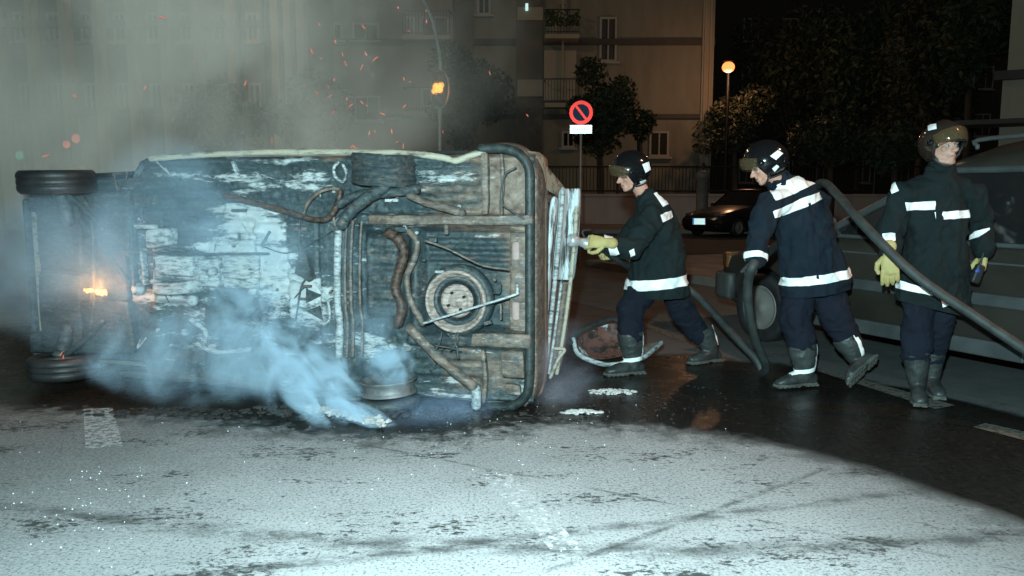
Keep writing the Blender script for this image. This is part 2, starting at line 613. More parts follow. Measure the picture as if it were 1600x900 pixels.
def window(parent, x0, x1, z0, z1, yf, mat=None, ledge=True):
    """frame proud of the facade at y=yf, pane set back in it"""
    bm = bmesh.new()
    th = 0.09
    for a, b, c, d in ((x0, x1, z1 - th, z1), (x0, x1, z0, z0 + th), (x0, x0 + th, z0 + th, z1 - th), (x1 - th, x1, z0 + th, z1 - th), ((x0 + x1) / 2 - 0.03, (x0 + x1) / 2 + 0.03, z0 + th, z1 - th)):
        box(bm, ((a + b) / 2, yf - 0.04, (c + d) / 2), (b - a, 0.10, d - c))
    if ledge:
        box(bm, ((x0 + x1) / 2, yf - 0.1, z0 - 0.05), (x1 - x0 + 0.25, 0.26, 0.08))
    f = done('window', bm, M['frame_white'], parent)
    bm = bmesh.new()
    box(bm, ((x0 + x1) / 2, yf - 0.012, (z0 + z1) / 2), (x1 - x0 - 2 * th, 0.03, z1 - z0 - 2 * th))
    done('pane', bm, mat or M['pane'], f)
    return f


def balcony(parent, x0, x1, z, yf, depth=1.1, plants=False):
    bm = bmesh.new()
    box(bm, ((x0 + x1) / 2, yf - depth / 2, z - 0.09), (x1 - x0, depth, 0.18))
    o = done('balcony', bm, M['facade_pale'], parent)
    bm = bmesh.new()
    y = yf - depth + 0.04
    box(bm, ((x0 + x1) / 2, y, z + 1.0), (x1 - x0, 0.05, 0.05))
    box(bm, ((x0 + x1) / 2, y, z + 0.1), (x1 - x0, 0.03, 0.03))
    n = int((x1 - x0) / 0.13)
    for k in range(n + 1):
        box(bm, (x0 + 0.02 + (x1 - x0 - 0.04) * k / n, y, z + 0.5), (0.02, 0.02, 1.0))
    for xx in (x0 + 0.02, x1 - 0.02):
        box(bm, (xx, yf - depth / 2, z + 1.0), (0.04, depth, 0.05))
    done('railing', bm, M['rail'], o)
    if plants:
        bm = bmesh.new()
        for k in range(260):
            c = V((random.uniform(x0, x1), y + random.uniform(-0.18, 0.12), z + 0.35 + abs(random.gauss(0, 0.32))))
            leaf(bm, c, 0.09)
        done('balcony_plants', bm, M['plants'], o)
    return o


def leaf(bm, c, s):
    d = V((random.gauss(0, 1), random.gauss(0, 1), random.gauss(0, 1))).normalized()
    e = d.orthogonal().normalized()
    e.rotate(Quaternion(d, random.uniform(0, 6.28)))
    f = d.cross(e)
    a = [c - d * s, c + e * s * 0.5 + f * s * 0.15, c + d * s, c - e * s * 0.5 + f * s * 0.15]
    vs = [bm.verts.new(p) for p in a]
    bm.faces.new(vs[:3])
    bm.faces.new((vs[0], vs[2], vs[3]))


Yb = 36.0


def bx(px): return (px - 800) / FPX * Yb * 1.005


def bz(py): return at(800, py, Yb).z


apt = empty('apartment_building', (0, Yb, 0), 0, 'drab ochre apartment block with balconies and dark storey bands behind the trees', 'building')


def loc(px): return bx(px)


XR = bx(1102)
wbox(apt, 'wall', bx(492), XR, 0, 11, 0, 18, M['facade'])
# recessed bays, dark openings and bands
for (z, h) in ((bz(66), 0.26), (bz(182), 0.2), (bz(-60), 0.26)):
    wbox(apt, 'storey_band', bx(490), XR + 0.12, -0.14, 0.5, z - h / 2, z + h / 2, M['band'])
# stair tower projecting between x 712 and 745 and a deep shaft of dark loggias beside it
wbox(apt, 'pier', bx(640), bx(712), -0.5, 0.4, 0.3, 17, M['facade'])
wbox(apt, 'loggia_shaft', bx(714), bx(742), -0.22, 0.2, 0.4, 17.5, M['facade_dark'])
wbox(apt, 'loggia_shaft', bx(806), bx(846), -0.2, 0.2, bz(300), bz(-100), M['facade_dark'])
for py in (12, -100, 130):
    wbox(apt, 'parapet', bx(808), bx(846), -0.34, -0.2, bz(py + 22), bz(py - 4) if py != 12 else bz(py + 2), M['facade_pale'])
for (a, b, c, d, led) in ((642, 656, 30, 60, False), (664, 706, 30, 62, False), (748, 768, -6, 24, True), (932, 958, 27, 97, True), (876, 896, 205, 231, True),
                          (664, 700, 140, 170, True), (752, 790, 140, 175, True), (560, 600, 36, 64, True), (560, 600, 150, 190, True), (1010, 1040, 205, 245, True), (520, 545, 36, 64, True)):
    yy = -0.5 if 640 <= a <= 706 else 0.0
    window(apt, bx(a), bx(b), bz(d), bz(c), yy, M['shutter'] if a in (932, 664, 560) else None, led)
# bay of balconies, pale panel between x 848 and 895
wbox(apt, 'loggia_panel', bx(848), bx(896), -0.5, 0.3, bz(160), bz(82), M['facade_pale'])
wbox(apt, 'loggia_post', bx(874), bx(877), -0.62, -0.5, bz(160), bz(-80), M['facade_pale'])
balcony(apt, bx(848), bx(898), bz(166), -0.4, 1.0)
balcony(apt, bx(848), bx(898), bz(62), -0.3, 1.0, True)
balcony(apt, bx(640), bx(710), bz(63), -0.5, 0.7)
balcony(apt, bx(640), bx(710), bz(178), -0.5, 0.7)
bm = bmesh.new()
box(bm, (bx(822), -0.36, bz(14)), (0.12, 0.1, 0.3), bev=0.02)
done('stair_light', bm, emit('stair_light', (0.6, 0.9, 0.85), 1.0), apt)
# rain pipes on the corner
bm = bmesh.new()
for dx in (0.1, 0.33):
    limb(bm, [(XR - dx, -0.22, 0.4), (XR - dx, -0.22, 17)], [0.06, 0.06], n=8)
done('drainpipe', bm, M['facade_pale'], apt)
# quoin/pilaster on the corner
wbox(apt, 'corner_pilaster', XR - 0.45, XR + 0.06, -0.16, 0.3, 0.3, 17.8, M['facade_pale'])

# block on the left, behind the smoke
lf = empty('apartment_building', (0, 31, 0), 0, 'tan pillared block half hidden by the smoke on the left', 'building')
k = 31 / FPX
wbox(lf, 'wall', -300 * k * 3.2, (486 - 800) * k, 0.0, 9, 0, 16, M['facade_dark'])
for px in (446, 465, 484, 380, 330, 280, 230, 180, 130, 80, 30, -20):
    wbox(lf, 'pillar', (px - 6 - 800) * k, (px + 5 - 800) * k, -0.5, 0.1, 0.2, 16, M['facade_pale'])
for (px, py) in ((400, 40), (350, 40), (300, 40), (250, 40), (200, 40), (150, 40), (100, 40), (50, 40), (400, 150), (350, 150), (300, 150), (250, 150), (200, 150), (150, 150), (100, 150), (50, 150), (0, 150), (0, 40)):
    window(lf, (px - 8 + 6 - 800) * k, (px + 18 - 800) * k, at(800, py + 26, 31).z, at(800, py - 20, 31).z, 0.0)
for z in (4.4, 7.6, 10.8):
    wbox(lf, 'storey_band', -300 * k * 3.2, (486 - 800) * k, -0.3, 0.1, z - 0.12, z + 0.12, M['band'])

# house on the right edge
rt = empty('corner_house', (12.04, 20, 0), -0.56, 'tan corner house with a dark cornice at the right edge', 'building')
kx = 20 / FPX
X0 = 0.0
wbox(rt, 'wall', X0, X0 + 14, 0, 12, 0, at(800, 126, 20).z, M['facade_pale'])
wbox(rt, 'upper_wall', X0 + 0.08, X0 + 14, 0.06, 12, at(800, 112, 20).z, 14, M['facade_pale'])
wbox(rt, 'cornice', X0 - 0.18, X0 + 14.1, -0.22, 12.2, at(800, 126, 20).z, at(800, 112, 20).z, M['band'])
wbox(rt, 'awning', X0 - 0.9, X0 + 5, -1.3, -0.02, at(800, 199, 20).z, at(800, 192, 20).z, M['band'])
window(rt, X0 + 1.6, X0 + 2.8, 4.9, 6.6, 0.06)
window(rt, X0 + 1.6, X0 + 2.8, 1.1, 2.6, 0.0)

# dark block behind the trees on the right
db = empty('dark_building', (0, 58, 0), 0, 'large unlit block behind the trees on the right', 'building')
kd = 58 / FPX
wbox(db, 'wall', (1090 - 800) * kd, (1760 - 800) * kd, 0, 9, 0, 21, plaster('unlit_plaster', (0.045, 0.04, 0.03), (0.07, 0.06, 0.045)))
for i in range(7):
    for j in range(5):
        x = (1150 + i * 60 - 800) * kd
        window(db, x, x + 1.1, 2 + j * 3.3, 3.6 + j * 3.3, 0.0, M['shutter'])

# ============================================================ LOW WALL, RAILING
M['wall'] = plaster('low_wall_plaster', (0.42, 0.30, 0.26), (0.55, 0.41, 0.35))
bm = bmesh.new()
box(bm, (4.0, 30.5, 0.66), (26, 0.3, 1.06))
box(bm, (4.0, 30.5, 1.23), (26.1, 0.4, 0.09), bev=0.02)
tag(done('low_wall', bm, M['wall']), 'low pinkish plaster wall behind the black car', 'wall')
fe = empty('iron_railing', (0, 30.5, 1.275), 0, 'thin dark iron railing on top of the low pinkish wall', 'railing')
bm = bmesh.new()
for z in (1.03, 0.12):
    limb(bm, [(-9, 0, z), (17, 0, z)], [0.03, 0.03], n=6)
done('rail', bm, M['rail'], fe)
bm = bmesh.new()
for kx_ in range(200):
    limb(bm, [(-9 + kx_ * 0.13, 0, 0.12), (-9 + kx_ * 0.13, 0, 1.03)], [0.009, 0.009], n=4, cap=False)
done('balusters', bm, M['rail'], fe)
for kx_ in range(9):
    bm = bmesh.new()
    limb(bm, [(-9 + kx_ * 3.25, 0, 0.0), (-9 + kx_ * 3.25, 0, 1.1)], [0.04, 0.04], n=8)
    ball(bm, (-9 + kx_ * 3.25, 0, 1.13), 0.06, seg=8)
    done('post', bm, M['rail'], fe)
# bollard
bo = at(1113, 270, 25.9)
bm = bmesh.new()
lathe(bm, [(0.26, 0), (0.26, 0.1), (0.2, 0.14), (0.2, 1.62), (0.25, 1.66), (0.25, 1.8), (0.2, 1.88), (0.05, 1.93)], Matrix.Translation((bo.x, 27.2, 0.14)), 20)
tag(done('litter_bin', bm, varied('bin_grey', (0.14, 0.12, 0.11), (0.2, 0.17, 0.15), 6, 0.6), smooth=True), 'grey round post bin beside the black car', 'bin')

# ============================================================ TREES
M['bark'] = varied('bark', (0.035, 0.028, 0.02), (0.07, 0.055, 0.04), 8, 0.9, bump=0.6, bscale=25, stretch=(1, 1, 0.3))


def leaf_mat(name, c1, c2):
    t = NT(name)
    t.set(t.mix(t.ramp(t.noise(t.co(), 2.0, 4), [(0.35, 0.0), (0.65, 1.0)]), c1, c2), 0.6)
    return t.m


M['leaf'] = leaf_mat('leaves', (0.018, 0.03, 0.013), (0.04, 0.058, 0.024))
M['leaf2'] = leaf_mat('leaves_warm', (0.02, 0.026, 0.012), (0.045, 0.05, 0.022))


def tree(x, y, trunk_h, crown_c, crown_r, nleaf, label, group, seed=1, mat='leaf', leaf_s=0.11):
    rnd = random.Random(seed)
    o = empty('street_tree', (x, y, 0.0), 0, label, 'tree', group)
    bm = bmesh.new()
    top = V((rnd.uniform(-.1, .1), rnd.uniform(-.1, .1), trunk_h))
    limb(bm, spline([(0, 0, 0), (0.05, 0, trunk_h * 0.5), top], 4), [0.17 - 0.008 * i for i in range(9)], n=10)
    clumps = []
    for i in range(17):
        d = V((rnd.gauss(0, 1), rnd.gauss(0, 1), rnd.gauss(0, 1))).normalized()
        p = V(crown_c) + V((d.x * crown_r[0], d.y * crown_r[1], d.z * crown_r[2])) * rnd.uniform(0.35, 0.86)
        clumps.append((p, rnd.uniform(0.3, 0.5) * min(crown_r) * 1.15))
        if i < 9:
            mid = top.lerp(p, 0.5) + V((0, 0, -0.1))
            limb(bm, [top - V((0, 0, 0.15)), mid, p], [0.07, 0.045, 0.015], n=6)
    done('trunk', bm, M['bark'], o, smooth=True)
    bm = bmesh.new()
    random.seed(seed)
    for i in range(nleaf):
        p, r = clumps[rnd.randrange(len(clumps))]
        d = V((rnd.gauss(0, 1), rnd.gauss(0, 1), rnd.gauss(0, 1))).normalized()
        leaf(bm, p + d * r * (rnd.random() ** 0.4) * 1.1, leaf_s * rnd.uniform(0.7, 1.3))
    done('crown', bm, M[mat], o)
    return o


def tree_px(px, py, Y, rpx, rpy, label, seed, mat='leaf', n=4200, group='street trees in front of the blocks', ls=0.11):
    c = at(px, py, Y)
    kk = Y / FPX
    rx = rpx * kk
    rz = rpy * kk
    tree(c.x, Y, max(1.2, c.z - rz * 0.75), (0, 0, c.z), (rx, rx, rz), n, label, group, seed, mat, ls)


tree_px(938, 168, 32.3, 52, 62, 'round dark street tree behind the no parking sign', 3, n=6500)
tree_px(726, 152, 33, 60, 68, 'wide dark street tree right of the traffic light', 5, n=7000)
tree_px(485, 185, 24, 62, 66, 'dark tree dimmed by smoke above the upturned car', 8, n=6000)
tree_px(1150, 190, 34, 50, 62, 'bushy tree under the glowing street lamp', 11, 'leaf2', n=6500)
tree_px(1000, 195, 33.5, 26, 24, 'small tree at the wall between the sign and the lamp', 12, n=2500)
tree_px(1238, 130, 40, 95, 110, 'tall dark tree behind the bent firefighter', 13, 'leaf2', n=8000, ls=0.16)
tree_px(1345, 100, 37, 80, 105, 'tall dark tree between the two rear firefighters', 14, 'leaf', n=8000, ls=0.16)
tree_px(1440, 120, 33, 85, 125, 'tall dark tree behind the standing firefighter', 15, 'leaf2', n=8000, ls=0.16)
tree_px(1520, 60, 30, 60, 90, 'dark tree against the tan corner house', 16, 'leaf', n=6000, ls=0.16)
tree_px(1300, 225, 30, 62, 42, 'low dark shrubby tree behind the bent firefighter', 17, 'leaf2', n=5000)
tree_px(1402, 235, 28, 45, 40, 'low bush beside the standing firefighter head', 18, 'leaf', n=4200)
tree_px(340, 190, 28, 60, 60, 'tree lost in the thick smoke on the left', 21, n=4000)

# ============================================================ STREET LAMPS
M['lamp_glow'] = emit('sodium_bulb', (1.0, 0.27, 0.07), 2.2)
M['lamp_post'] = varied('lamp_post', (0.004, 0.004, 0.004), (0.007, 0.006, 0.006), 7, 0.5, 0.4)


def street_lamp(head, base, power, label, scale=1.0, kind='POINT', tint=(1.0, 0.46, 0.17)):
    o = empty('street_lamp', (base[0], base[1], 0), 0, label, 'street lamp', 'sodium street lamps')
    h = V(head) - V((base[0], base[1], 0))
    bm = bmesh.new()
    lathe(bm, [(0.16, 0), (0.16, 0.35), (0.09, 0.5)], Matrix(), 14)
    limb(bm, spline([(0, 0, 0.4), (0, 0, h.z * 0.6), (0, 0, h.z - 0.3), (h.x * 0.4, h.y * 0.4, h.z + 0.2), (h.x * 0.9, h.y * 0.9, h.z + 0.16)], 6), [0.075] * 25, n=10)
    done('post', bm, M['lamp_post'], o, smooth=True)
    bm = bmesh.new()
    ball(bm, h + V((0, 0, 0.2 * scale)), (0.2 * scale, 0.16 * scale, 0.06), seg=16)
    hd = done('lamp_head', bm, M['lamp_post'], o, smooth=True)
    bm = bmesh.new()
    ball(bm, h, (0.2 * scale, 0.2 * scale, 0.17 * scale), seg=16)
    done('bulb', bm, M['lamp_glow'], o, smooth=True)
    l = lamp('lamp_light', kind, h - V((0, 0, 0.34 * scale)), power, tint, 0.15, o)
    if kind == 'SPOT':
        l.data.spot_size = R_(152)
        l.data.spot_blend = 0.7
    return o


p = at(1138, 105, 32.4)
street_lamp(p, (p.x + 0.25, p.y + 0.9), 160, 'lit sodium lamp glowing orange at the corner of the ochre block', 1.25, 'POINT', (1.0, 0.5, 0.26))
p = at(352, -120, 27)
street_lamp((p.x, p.y, p.z), (p.x + 0.2, p.y + 0.5), 170, 'tall lamp post rising through the smoke on the left')
street_lamp((8.2, 3.6, 8.6), (10.4, 4.6), 1500, 'unseen lamp added over the pavement beside the estate car for warm light', 1.0, 'SPOT', (1.0, 0.50, 0.30))  # added lamp out of view, put in for the sodium glow on the ground
street_lamp((-4.5, 22.5, 11.5), (-7.2, 24.0), 420, 'unseen lamp added above the side street to light the facades', 1.0, 'POINT', (1.0, 0.76, 0.50))  # invented lamp above the view, there to brighten the facades
# ============================================================ BURNT CAR ON ITS SIDE
PHI = R_(13.2)
CO = V((0.17, 4.85, 0.0))
EU = V((-math.cos(PHI), math.sin(PHI), 0))
EN = V((-math.sin(PHI), -math.cos(PHI), 0))     # out of the underside, towards the camera
LEN, WID = 3.78, 1.60


def L(px, py, o=0.0):
    """pixel -> car-local point (u along the car, o out of the underside, w up) on the plane o"""
    d = ray(px, py)
    c = V((0, 0, CAM_H))
    s = ((CO + EN * o - c).dot(EN)) / d.dot(EN)
    p = c + d * s - CO
    return V((p.dot(EU), o, p.z))


def burnt(name, kind='floor'):
    t = NT(name)
    co = t.co()
    st = t.co(scale=(0.55, 1, 2.2))
    n1 = t.noise(st, 3.4, 9, 0.68, 0.3)
    n2 = t.noise(st, 9, 8, 0.7, 0.2)
    n3 = t.noise(co, 38, 6, 0.7)
    sx = t.n('ShaderNodeSeparateXYZ')
    t.l(co, sx.inputs[0])
    n4 = t.noise(st, 26, 7, 0.72, 0.2)
    dark = t.mix(t.ramp(n3, [(0.35, 0.0), (0.65, 1.0)]), (0.010, 0.018, 0.021), (0.075, 0.10, 0.10))
    dark = t.mix(t.ramp(n2, [(0.45, 0.0), (0.62, 1.0)]), dark, (0.018, 0.036, 0.046))
    rust = t.mix(t.ramp(t.noise(co, 14, 7, 0.7), [(0.35, 0.0), (0.65, 1.0)]), (0.085, 0.05, 0.034), (0.27, 0.20, 0.155))
    ash = t.mix(n3, (0.30, 0.34, 0.34), (0.62, 0.63, 0.62))
    if kind == 'floor':
        at_ = t.n('ShaderNodeAttribute', attribute_name='ash')
        ru = t.n('ShaderNodeAttribute', attribute_name='rust')
        a = t.math('ADD', t.math('MULTIPLY', t.math('SUBTRACT', n1, 0.5), 1.5), t.math('ADD', t.math('MULTIPLY', t.math('SUBTRACT', n2, 0.5), 1.5), t.math('MULTIPLY', t.math('SUBTRACT', n4, 0.5), 1.1)))
        fa = t.ramp(t.math('ADD', t.math('ADD', at_.outputs['Fac'], 0.17), a), [(0.44, 0.0), (0.68, 1.0)])
        fr = t.ramp(t.math('ADD', ru.outputs['Fac'], t.math('MULTIPLY', a, 0.8)), [(0.35, 0.0), (0.7, 1.0)])
        c = t.mix(fr, dark, rust)
        c = t.mix(fa, c, ash)
    elif kind == 'rust':
        c = t.mix(t.ramp(t.mix(0.5, n2, n4), [(0.38, 0.0), (0.54, 1.0)]), dark, rust)
        c = t.mix(t.ramp(n4, [(0.58, 0.0), (0.68, 1.0)]), c, t.mix(0.5, rust, ash))
    elif kind == 'ash':
        c = t.mix(t.ramp(t.mix(0.6, n2, n4), [(0.4, 0.0), (0.54, 1.0)]), dark, ash)
    elif kind == 'dark':
        c = t.mix(t.ramp(n4, [(0.5, 0.0), (0.66, 1.0)]), dark, t.mix(0.4, rust, dark))
    elif kind == 'brown':
        c = t.mix(t.ramp(n3, [(0.4, 0.0), (0.6, 1.0)]), (0.022, 0.012, 0.008), (0.10, 0.055, 0.035))
    elif kind == 'panel':      # scorched paint with streaks running along the panel
        s2 = t.noise(t.co(scale=(7, 7, 0.9)), 4, 9, 0.7, 0.25)
        c = t.mix(t.ramp(s2, [(0.42, 0.0), (0.52, 1.0)]), t.mix(n3, (0.03, 0.03, 0.032), (0.10, 0.085, 0.07)), (0.55, 0.6, 0.62))
    elif kind == 'rim':
        c = t.mix(t.ramp(n4, [(0.36, 0.0), (0.6, 1.0)]), (0.11, 0.08, 0.065), (0.46, 0.36, 0.31))
    elif kind == 'cream':
        c = t.mix(t.ramp(n2, [(0.36, 0.0), (0.5, 1.0)]), (0.10, 0.08, 0.06), (0.42, 0.38, 0.29))
    t.set(c, t.ramp(n2, [(0.3, 0.28), (0.7, 0.8)]) if kind in ('brown', 'dark') else t.ramp(n2, [(0.3, 0.4), (0.7, 0.85)]), 0.0)
    t.bump(t.mix(0.5, n3, n2), 0.7, 0.012)
    return t.m


for k_ in ('floor', 'rust', 'ash', 'dark', 'brown', 'panel', 'cream', 'rim'):
    M['b_' + k_] = burnt('burnt_' + k_, k_)

car = empty('burnt_car', CO, PI - PHI, 'burnt out hatchback lying on its side with its smoking underside showing', 'car')


def sm(x, a, b):
    x = max(0.0, min(1.0, (x - a) / (b - a)))
    return x * x * (3 - 2 * x)


# relief of the floor pan
REL = []      # (kind, args...)


def pl(px, py):
    q = L(px, py)
    return q.x, q.z


def rel_rect(x0, y0, x1, y1, h, soft=0.012):
    a = pl(x0, y0); b = pl(x1, y1)
    REL.append(('r', min(a[0], b[0]), max(a[0], b[0]), min(a[1], b[1]), max(a[1], b[1]), h, soft))


def rel_rib(x0, y0, x1, y1, h, freq, axis):
    a = pl(x0, y0); b = pl(x1, y1)
    REL.append(('w', min(a[0], b[0]), max(a[0], b[0]), min(a[1], b[1]), max(a[1], b[1]), h, freq, axis))


def rel_disc(x, y, rpx, h, soft=0.02):
    a = pl(x, y); b = pl(x + rpx, y)
    REL.append(('d', a[0], a[1], abs(b[0] - a[0]), h, soft))


rel_rib(640, 256, 760, 334, 0.016, 9.5, 1)
rel_rib(640, 535, 760, 625, 0.016, 9.5, 1)
rel_rect(560, 334, 832, 354, 0.055)
rel_rect(640, 520, 832, 546, 0.05)
rel_rect(655, 360, 800, 518, -0.10, 0.03)
rel_rib(655, 362, 800, 425, 0.018, 14, 1)
rel_rect(796, 358, 824, 520, 0.03)
rel_rect(540, 345, 566, 600, -0.05, 0.03)
rel_rect(566, 362, 640, 505, -0.06, 0.03)
rel_rect(500, 350, 522, 560, 0.03)
rel_rib(200, 255, 440, 345, 0.014, 7.5, 1)
rel_rib(330, 350, 420, 385, 0.02, 10, 1)
rel_rib(330, 480, 440, 560, 0.012, 7.5, 1)
rel_rect(345, 396, 405, 450, 0.025)
rel_rect(362, 408, 392, 440, -0.02)
rel_rect(400, 348, 448, 500, 0.03)
rel_rect(448, 345, 500, 500, 0.015)
for (x, y) in ((446, 416), (446, 441), (446, 466), (446, 491)):
    rel_disc(x, y, 7, -0.05, 0.008)
rel_rect(205, 355, 235, 455, -0.12, 0.03)
rel_rib(235, 360, 330, 480, 0.035, 5, 1)
rel_rect(60, 300, 200, 560, -0.05, 0.05)
rel_rect(250, 470, 320, 560, -0.06, 0.03)
rel_rect(352, 318, 415, 345, 0.02)
ASH = [(385, 352, 55, 16, .75), (375, 326, 45, 10, .55), (430, 420, 40, 80, .62), (490, 470, 40, 50, .6), (270, 430, 75, 55, .42), (370, 400, 60, 45, .40),
       (470, 285, 60, 22, .35), (395, 290, 40, 18, .35), (300, 275, 120, 10, .35), (660, 268, 70, 8, .30), (700, 282, 60, 8, .35), (620, 342, 45, 10, .8),
       (240, 520, 30, 14, .25), (315, 530, 20, 25, .4), (300, 545, 60, 8, .3), (225, 375, 26, 20, .45), (260, 470, 60, 12, .55), (700, 595, 60, 10, .3),
       (730, 618, 40, 8, .35), (330, 385, 40, 12, .4), (420, 250, 120, 6, .4), (725, 385, 60, 12, .15), (820, 610, 14, 30, .3), (590, 540, 60, 25, .35), (640, 620, 60, 8, .2)]
RUS = [(745, 300, 130, 60, .55), (770, 345, 90, 12, 1.0), (810, 440, 28, 100, .9), (740, 590, 90, 60, .6), (700, 440, 110, 90, .35), (520, 245, 30, 12, .8), (600, 420, 40, 70, .3),
       (760, 240, 60, 12, .9), (800, 300, 30, 60, .7), (360, 375, 60, 20, .35)]
ASH = [(*pl(x, y), rx / 245, ry / 245, s) for x, y, rx, ry, s in ASH]
RUS = [(*pl(x, y), rx / 250, ry / 250, s) for x, y, rx, ry, s in RUS]


def relief(u, w_):
    h = 0.0
    for r in REL:
        if r[0] == 'r':
            s = r[6]
            if r[1] - s < u < r[2] + s and r[3] - s < w_ < r[4] + s:
                k = sm(u, r[1] - s, r[1] + s) * (1 - sm(u, r[2] - s, r[2] + s)) * sm(w_, r[3] - s, r[3] + s) * (1 - sm(w_, r[4] - s, r[4] + s))
                h += r[5] * k
        elif r[0] == 'w':
            if r[1] < u < r[2] and r[3] < w_ < r[4]:
                e = min(1, (u - r[1]) / .05, (r[2] - u) / .05, (w_ - r[3]) / .03, (r[4] - w_) / .03)
                p_ = (w_ if r[7] else u) * r[6]
                q_ = abs((p_ % 1.0) - 0.5) * 2
                h += r[5] * e * (sm(q_, 0.3, 0.7) - 0.5) * 2
        else:
            d = math.hypot(u - r[1], w_ - r[2])
            h += r[4] * (1 - sm(d, r[3] - r[5], r[3] + r[5]))
    return h


NU, NW = 330, 140
bm = bmesh.new()
la = bm.verts.layers.float.new('ash')
lr = bm.verts.layers.float.new('rust')
grid = []
U0, U1, W0, W1 = 0.03, LEN - 0.05, 0.03, WID - 0.02
for i in range(NU + 1):
    rowv = []
    for j in range(NW + 1):
        u = U0 + (U1 - U0) * i / NU
        w_ = W0 + (W1 - W0) * j / NW
        # nose and tail narrow a little
        e = 0.13 * sm(u, 2.74, 2.82)
        ww = W0 + e + (W1 - W0 - 2 * e) * j / NW
        h = relief(u, ww)
        h += 0.014 * noise.noise(V((u * 6, 0, ww * 6))) + 0.006 * noise.noise(V((u * 25, 3, ww * 25)))
        edge = min(w_ - W0, W1 - w_)
        h += 0.05 * (1 - sm(edge, 0.0, 0.10)) - 0.07 * (1 - sm(edge, 0.0, 0.03)) - 0.10 * sm(u, 3.3, 3.85)
        v = bm.verts.new((u, h, ww))
        v[la] = sum(s * math.exp(-((u - a) / rx) ** 2 - ((ww - b) / ry) ** 2) for a, b, rx, ry, s in ASH)
        v[lr] = sum(s * math.exp(-((u - a) / rx) ** 2 - ((ww - b) / ry) ** 2) for a, b, rx, ry, s in RUS)
        rowv.append(v)
    grid.append(rowv)
for i in range(NU):
    for j in range(NW):
        bm.faces.new((grid[i][j], grid[i][j + 1], grid[i + 1][j + 1], grid[i + 1][j]))
o = done('floor_pan', bm, M['b_floor'], car, smooth=True)

# body shell behind the floor: side outline (u, depth behind the underside) lofted across the width
prof = [(0.05, 0.02), (0.02, 0.25), (0.06, 0.62), (0.16, 0.80), (0.42, 1.30), (0.62, 1.37), (1.9, 1.37), (2.15, 1.30), (2.72, 0.86), (2.80, 0.84), (2.95, 0.82), (3.6, 0.66), (3.78, 0.52), (LEN, 0.3), (LEN - 0.04, 0.05)]


def inset(d): return 0.0 if d < 0.8 else 0.17 * min(1, (d - 0.8) / 0.55)


bm = bmesh.new()
cols = []
for fw in (0.0, 0.02, 0.1, 0.5, 0.9, 0.98, 1.0):
    ring = []
    for (u, d) in prof:
        i_ = inset(d) + (0.14 if u > 2.9 else 0)
        sh = 0.04 if fw in (0.0, 1.0) else (0.012 if fw in (0.02, 0.98) else 0)
        lo, hi = 0.01 + i_, WID - i_
        uu = u + (sh if u < 1.5 else -sh)
        ring.append(bm.verts.new((uu, -d - (0.0 if d < 1.2 else -sh), lo + (hi - lo) * fw)))
    cols.append(ring)
n = len(prof)
for a, b in zip(cols, cols[1:]):
    for k in range(n - 1):
        bm.faces.new((a[k], b[k], b[k + 1], a[k + 1]))
bm.faces.new(cols[0])
bm.faces.new(cols[-1][::-1])
body = done('body_shell', bm, M['b_cream'], car, sharp=35)
# window openings and wheel arches as parts set just proud of the shell


def panel_on_side(name, poly, top, mat):
    """polygon of (u, d) on the upper or lower flank"""
    bm = bmesh.new()
    pts = []
    for (u, d) in poly:
        i_ = inset(d)
        z = (WID - i_ + 0.006) if top else (0.01 + i_ - 0.006)
        pts.append(V((u, -d, z)))
    prism(bm, pts, (0, 0, -0.01 if top else 0.01))
    return done(name, bm, mat, car)


M['soot'] = varied('soot', (0.008, 0.008, 0.008), (0.02, 0.018, 0.016), 6, 0.9)
for top in (True,):
    panel_on_side('side_window', [(0.75, 0.86), (0.62, 1.26), (1.22, 1.28), (1.25, 0.86)], top, M['soot'])
    panel_on_side('side_window', [(1.32, 0.86), (1.3, 1.28), (1.95, 1.28), (2.5, 0.86)], top, M['soot'])
for uc in (0.72,):
    bm = bmesh.new()
    prism(bm, [V((uc + 0.36 * math.cos(a), -0.04 - max(0, 0.36 * math.sin(a)), WID + 0.004)) for a in [PI * i / 14 for i in range(15)]], (0, 0, -0.02))
    done('wheel_arch', bm, M['soot'], car)
bm = bmesh.new()
prism(bm, [V((2.2, -1.27, 0.28)), V((2.2, -1.27, WID - 0.28)), V((2.68, -0.9, WID - 0.12)), V((2.68, -0.9, 0.12))], (0.012, -0.012, 0))
done('windscreen_opening', bm, M['soot'], car)


def ctube(name, pts, r, mat, o=0.05, n=10, per=16, flat=None):
    bm = bmesh.new()
    P = [L(*p) if len(p) == 3 else L(p[0], p[1], o) for p in pts]
    q = spline(P, per) if len(P) > 2 else P
    rr = []
    for i, c in enumerate(q):
        s = 1 + 0.14 * noise.noise(c * 9) + 0.16 * noise.noise(c * 34)
        rr.append((r * s, r * s * (flat or 1)))
    limb(bm, q, rr, n=n, side=(0, 0, 1) if flat and abs(q[0].x - q[-1].x) > abs(q[0].z - q[-1].z) else None)
    return done(name, bm, mat, car, smooth=True)


def cbox(name, x0, y0, x1, y1, o, th, mat, bev=0.012, rotd=0):
    a = L(x0, y0, o); b = L(x1, y1, o)
    bm = bmesh.new()
    c = (a + b) / 2
    box(bm, (c.x, o - th / 2, c.z), (abs(a.x - b.x), th, abs(a.z - b.z)), Matrix.Rotation(R_(rotd), 3, 'Y') if rotd else None, bev)
    bmesh.ops.subdivide_edges(bm, edges=bm.edges, cuts=3, use_grid_fill=True)
    for v in bm.verts:
        v.co += V((noise.noise(v.co * 7), noise.noise(v.co * 7 + V((5, 0, 0))), noise.noise(v.co * 7 + V((0, 9, 0))))) * 0.012
    return done(name, bm, mat, car, sharp=40)


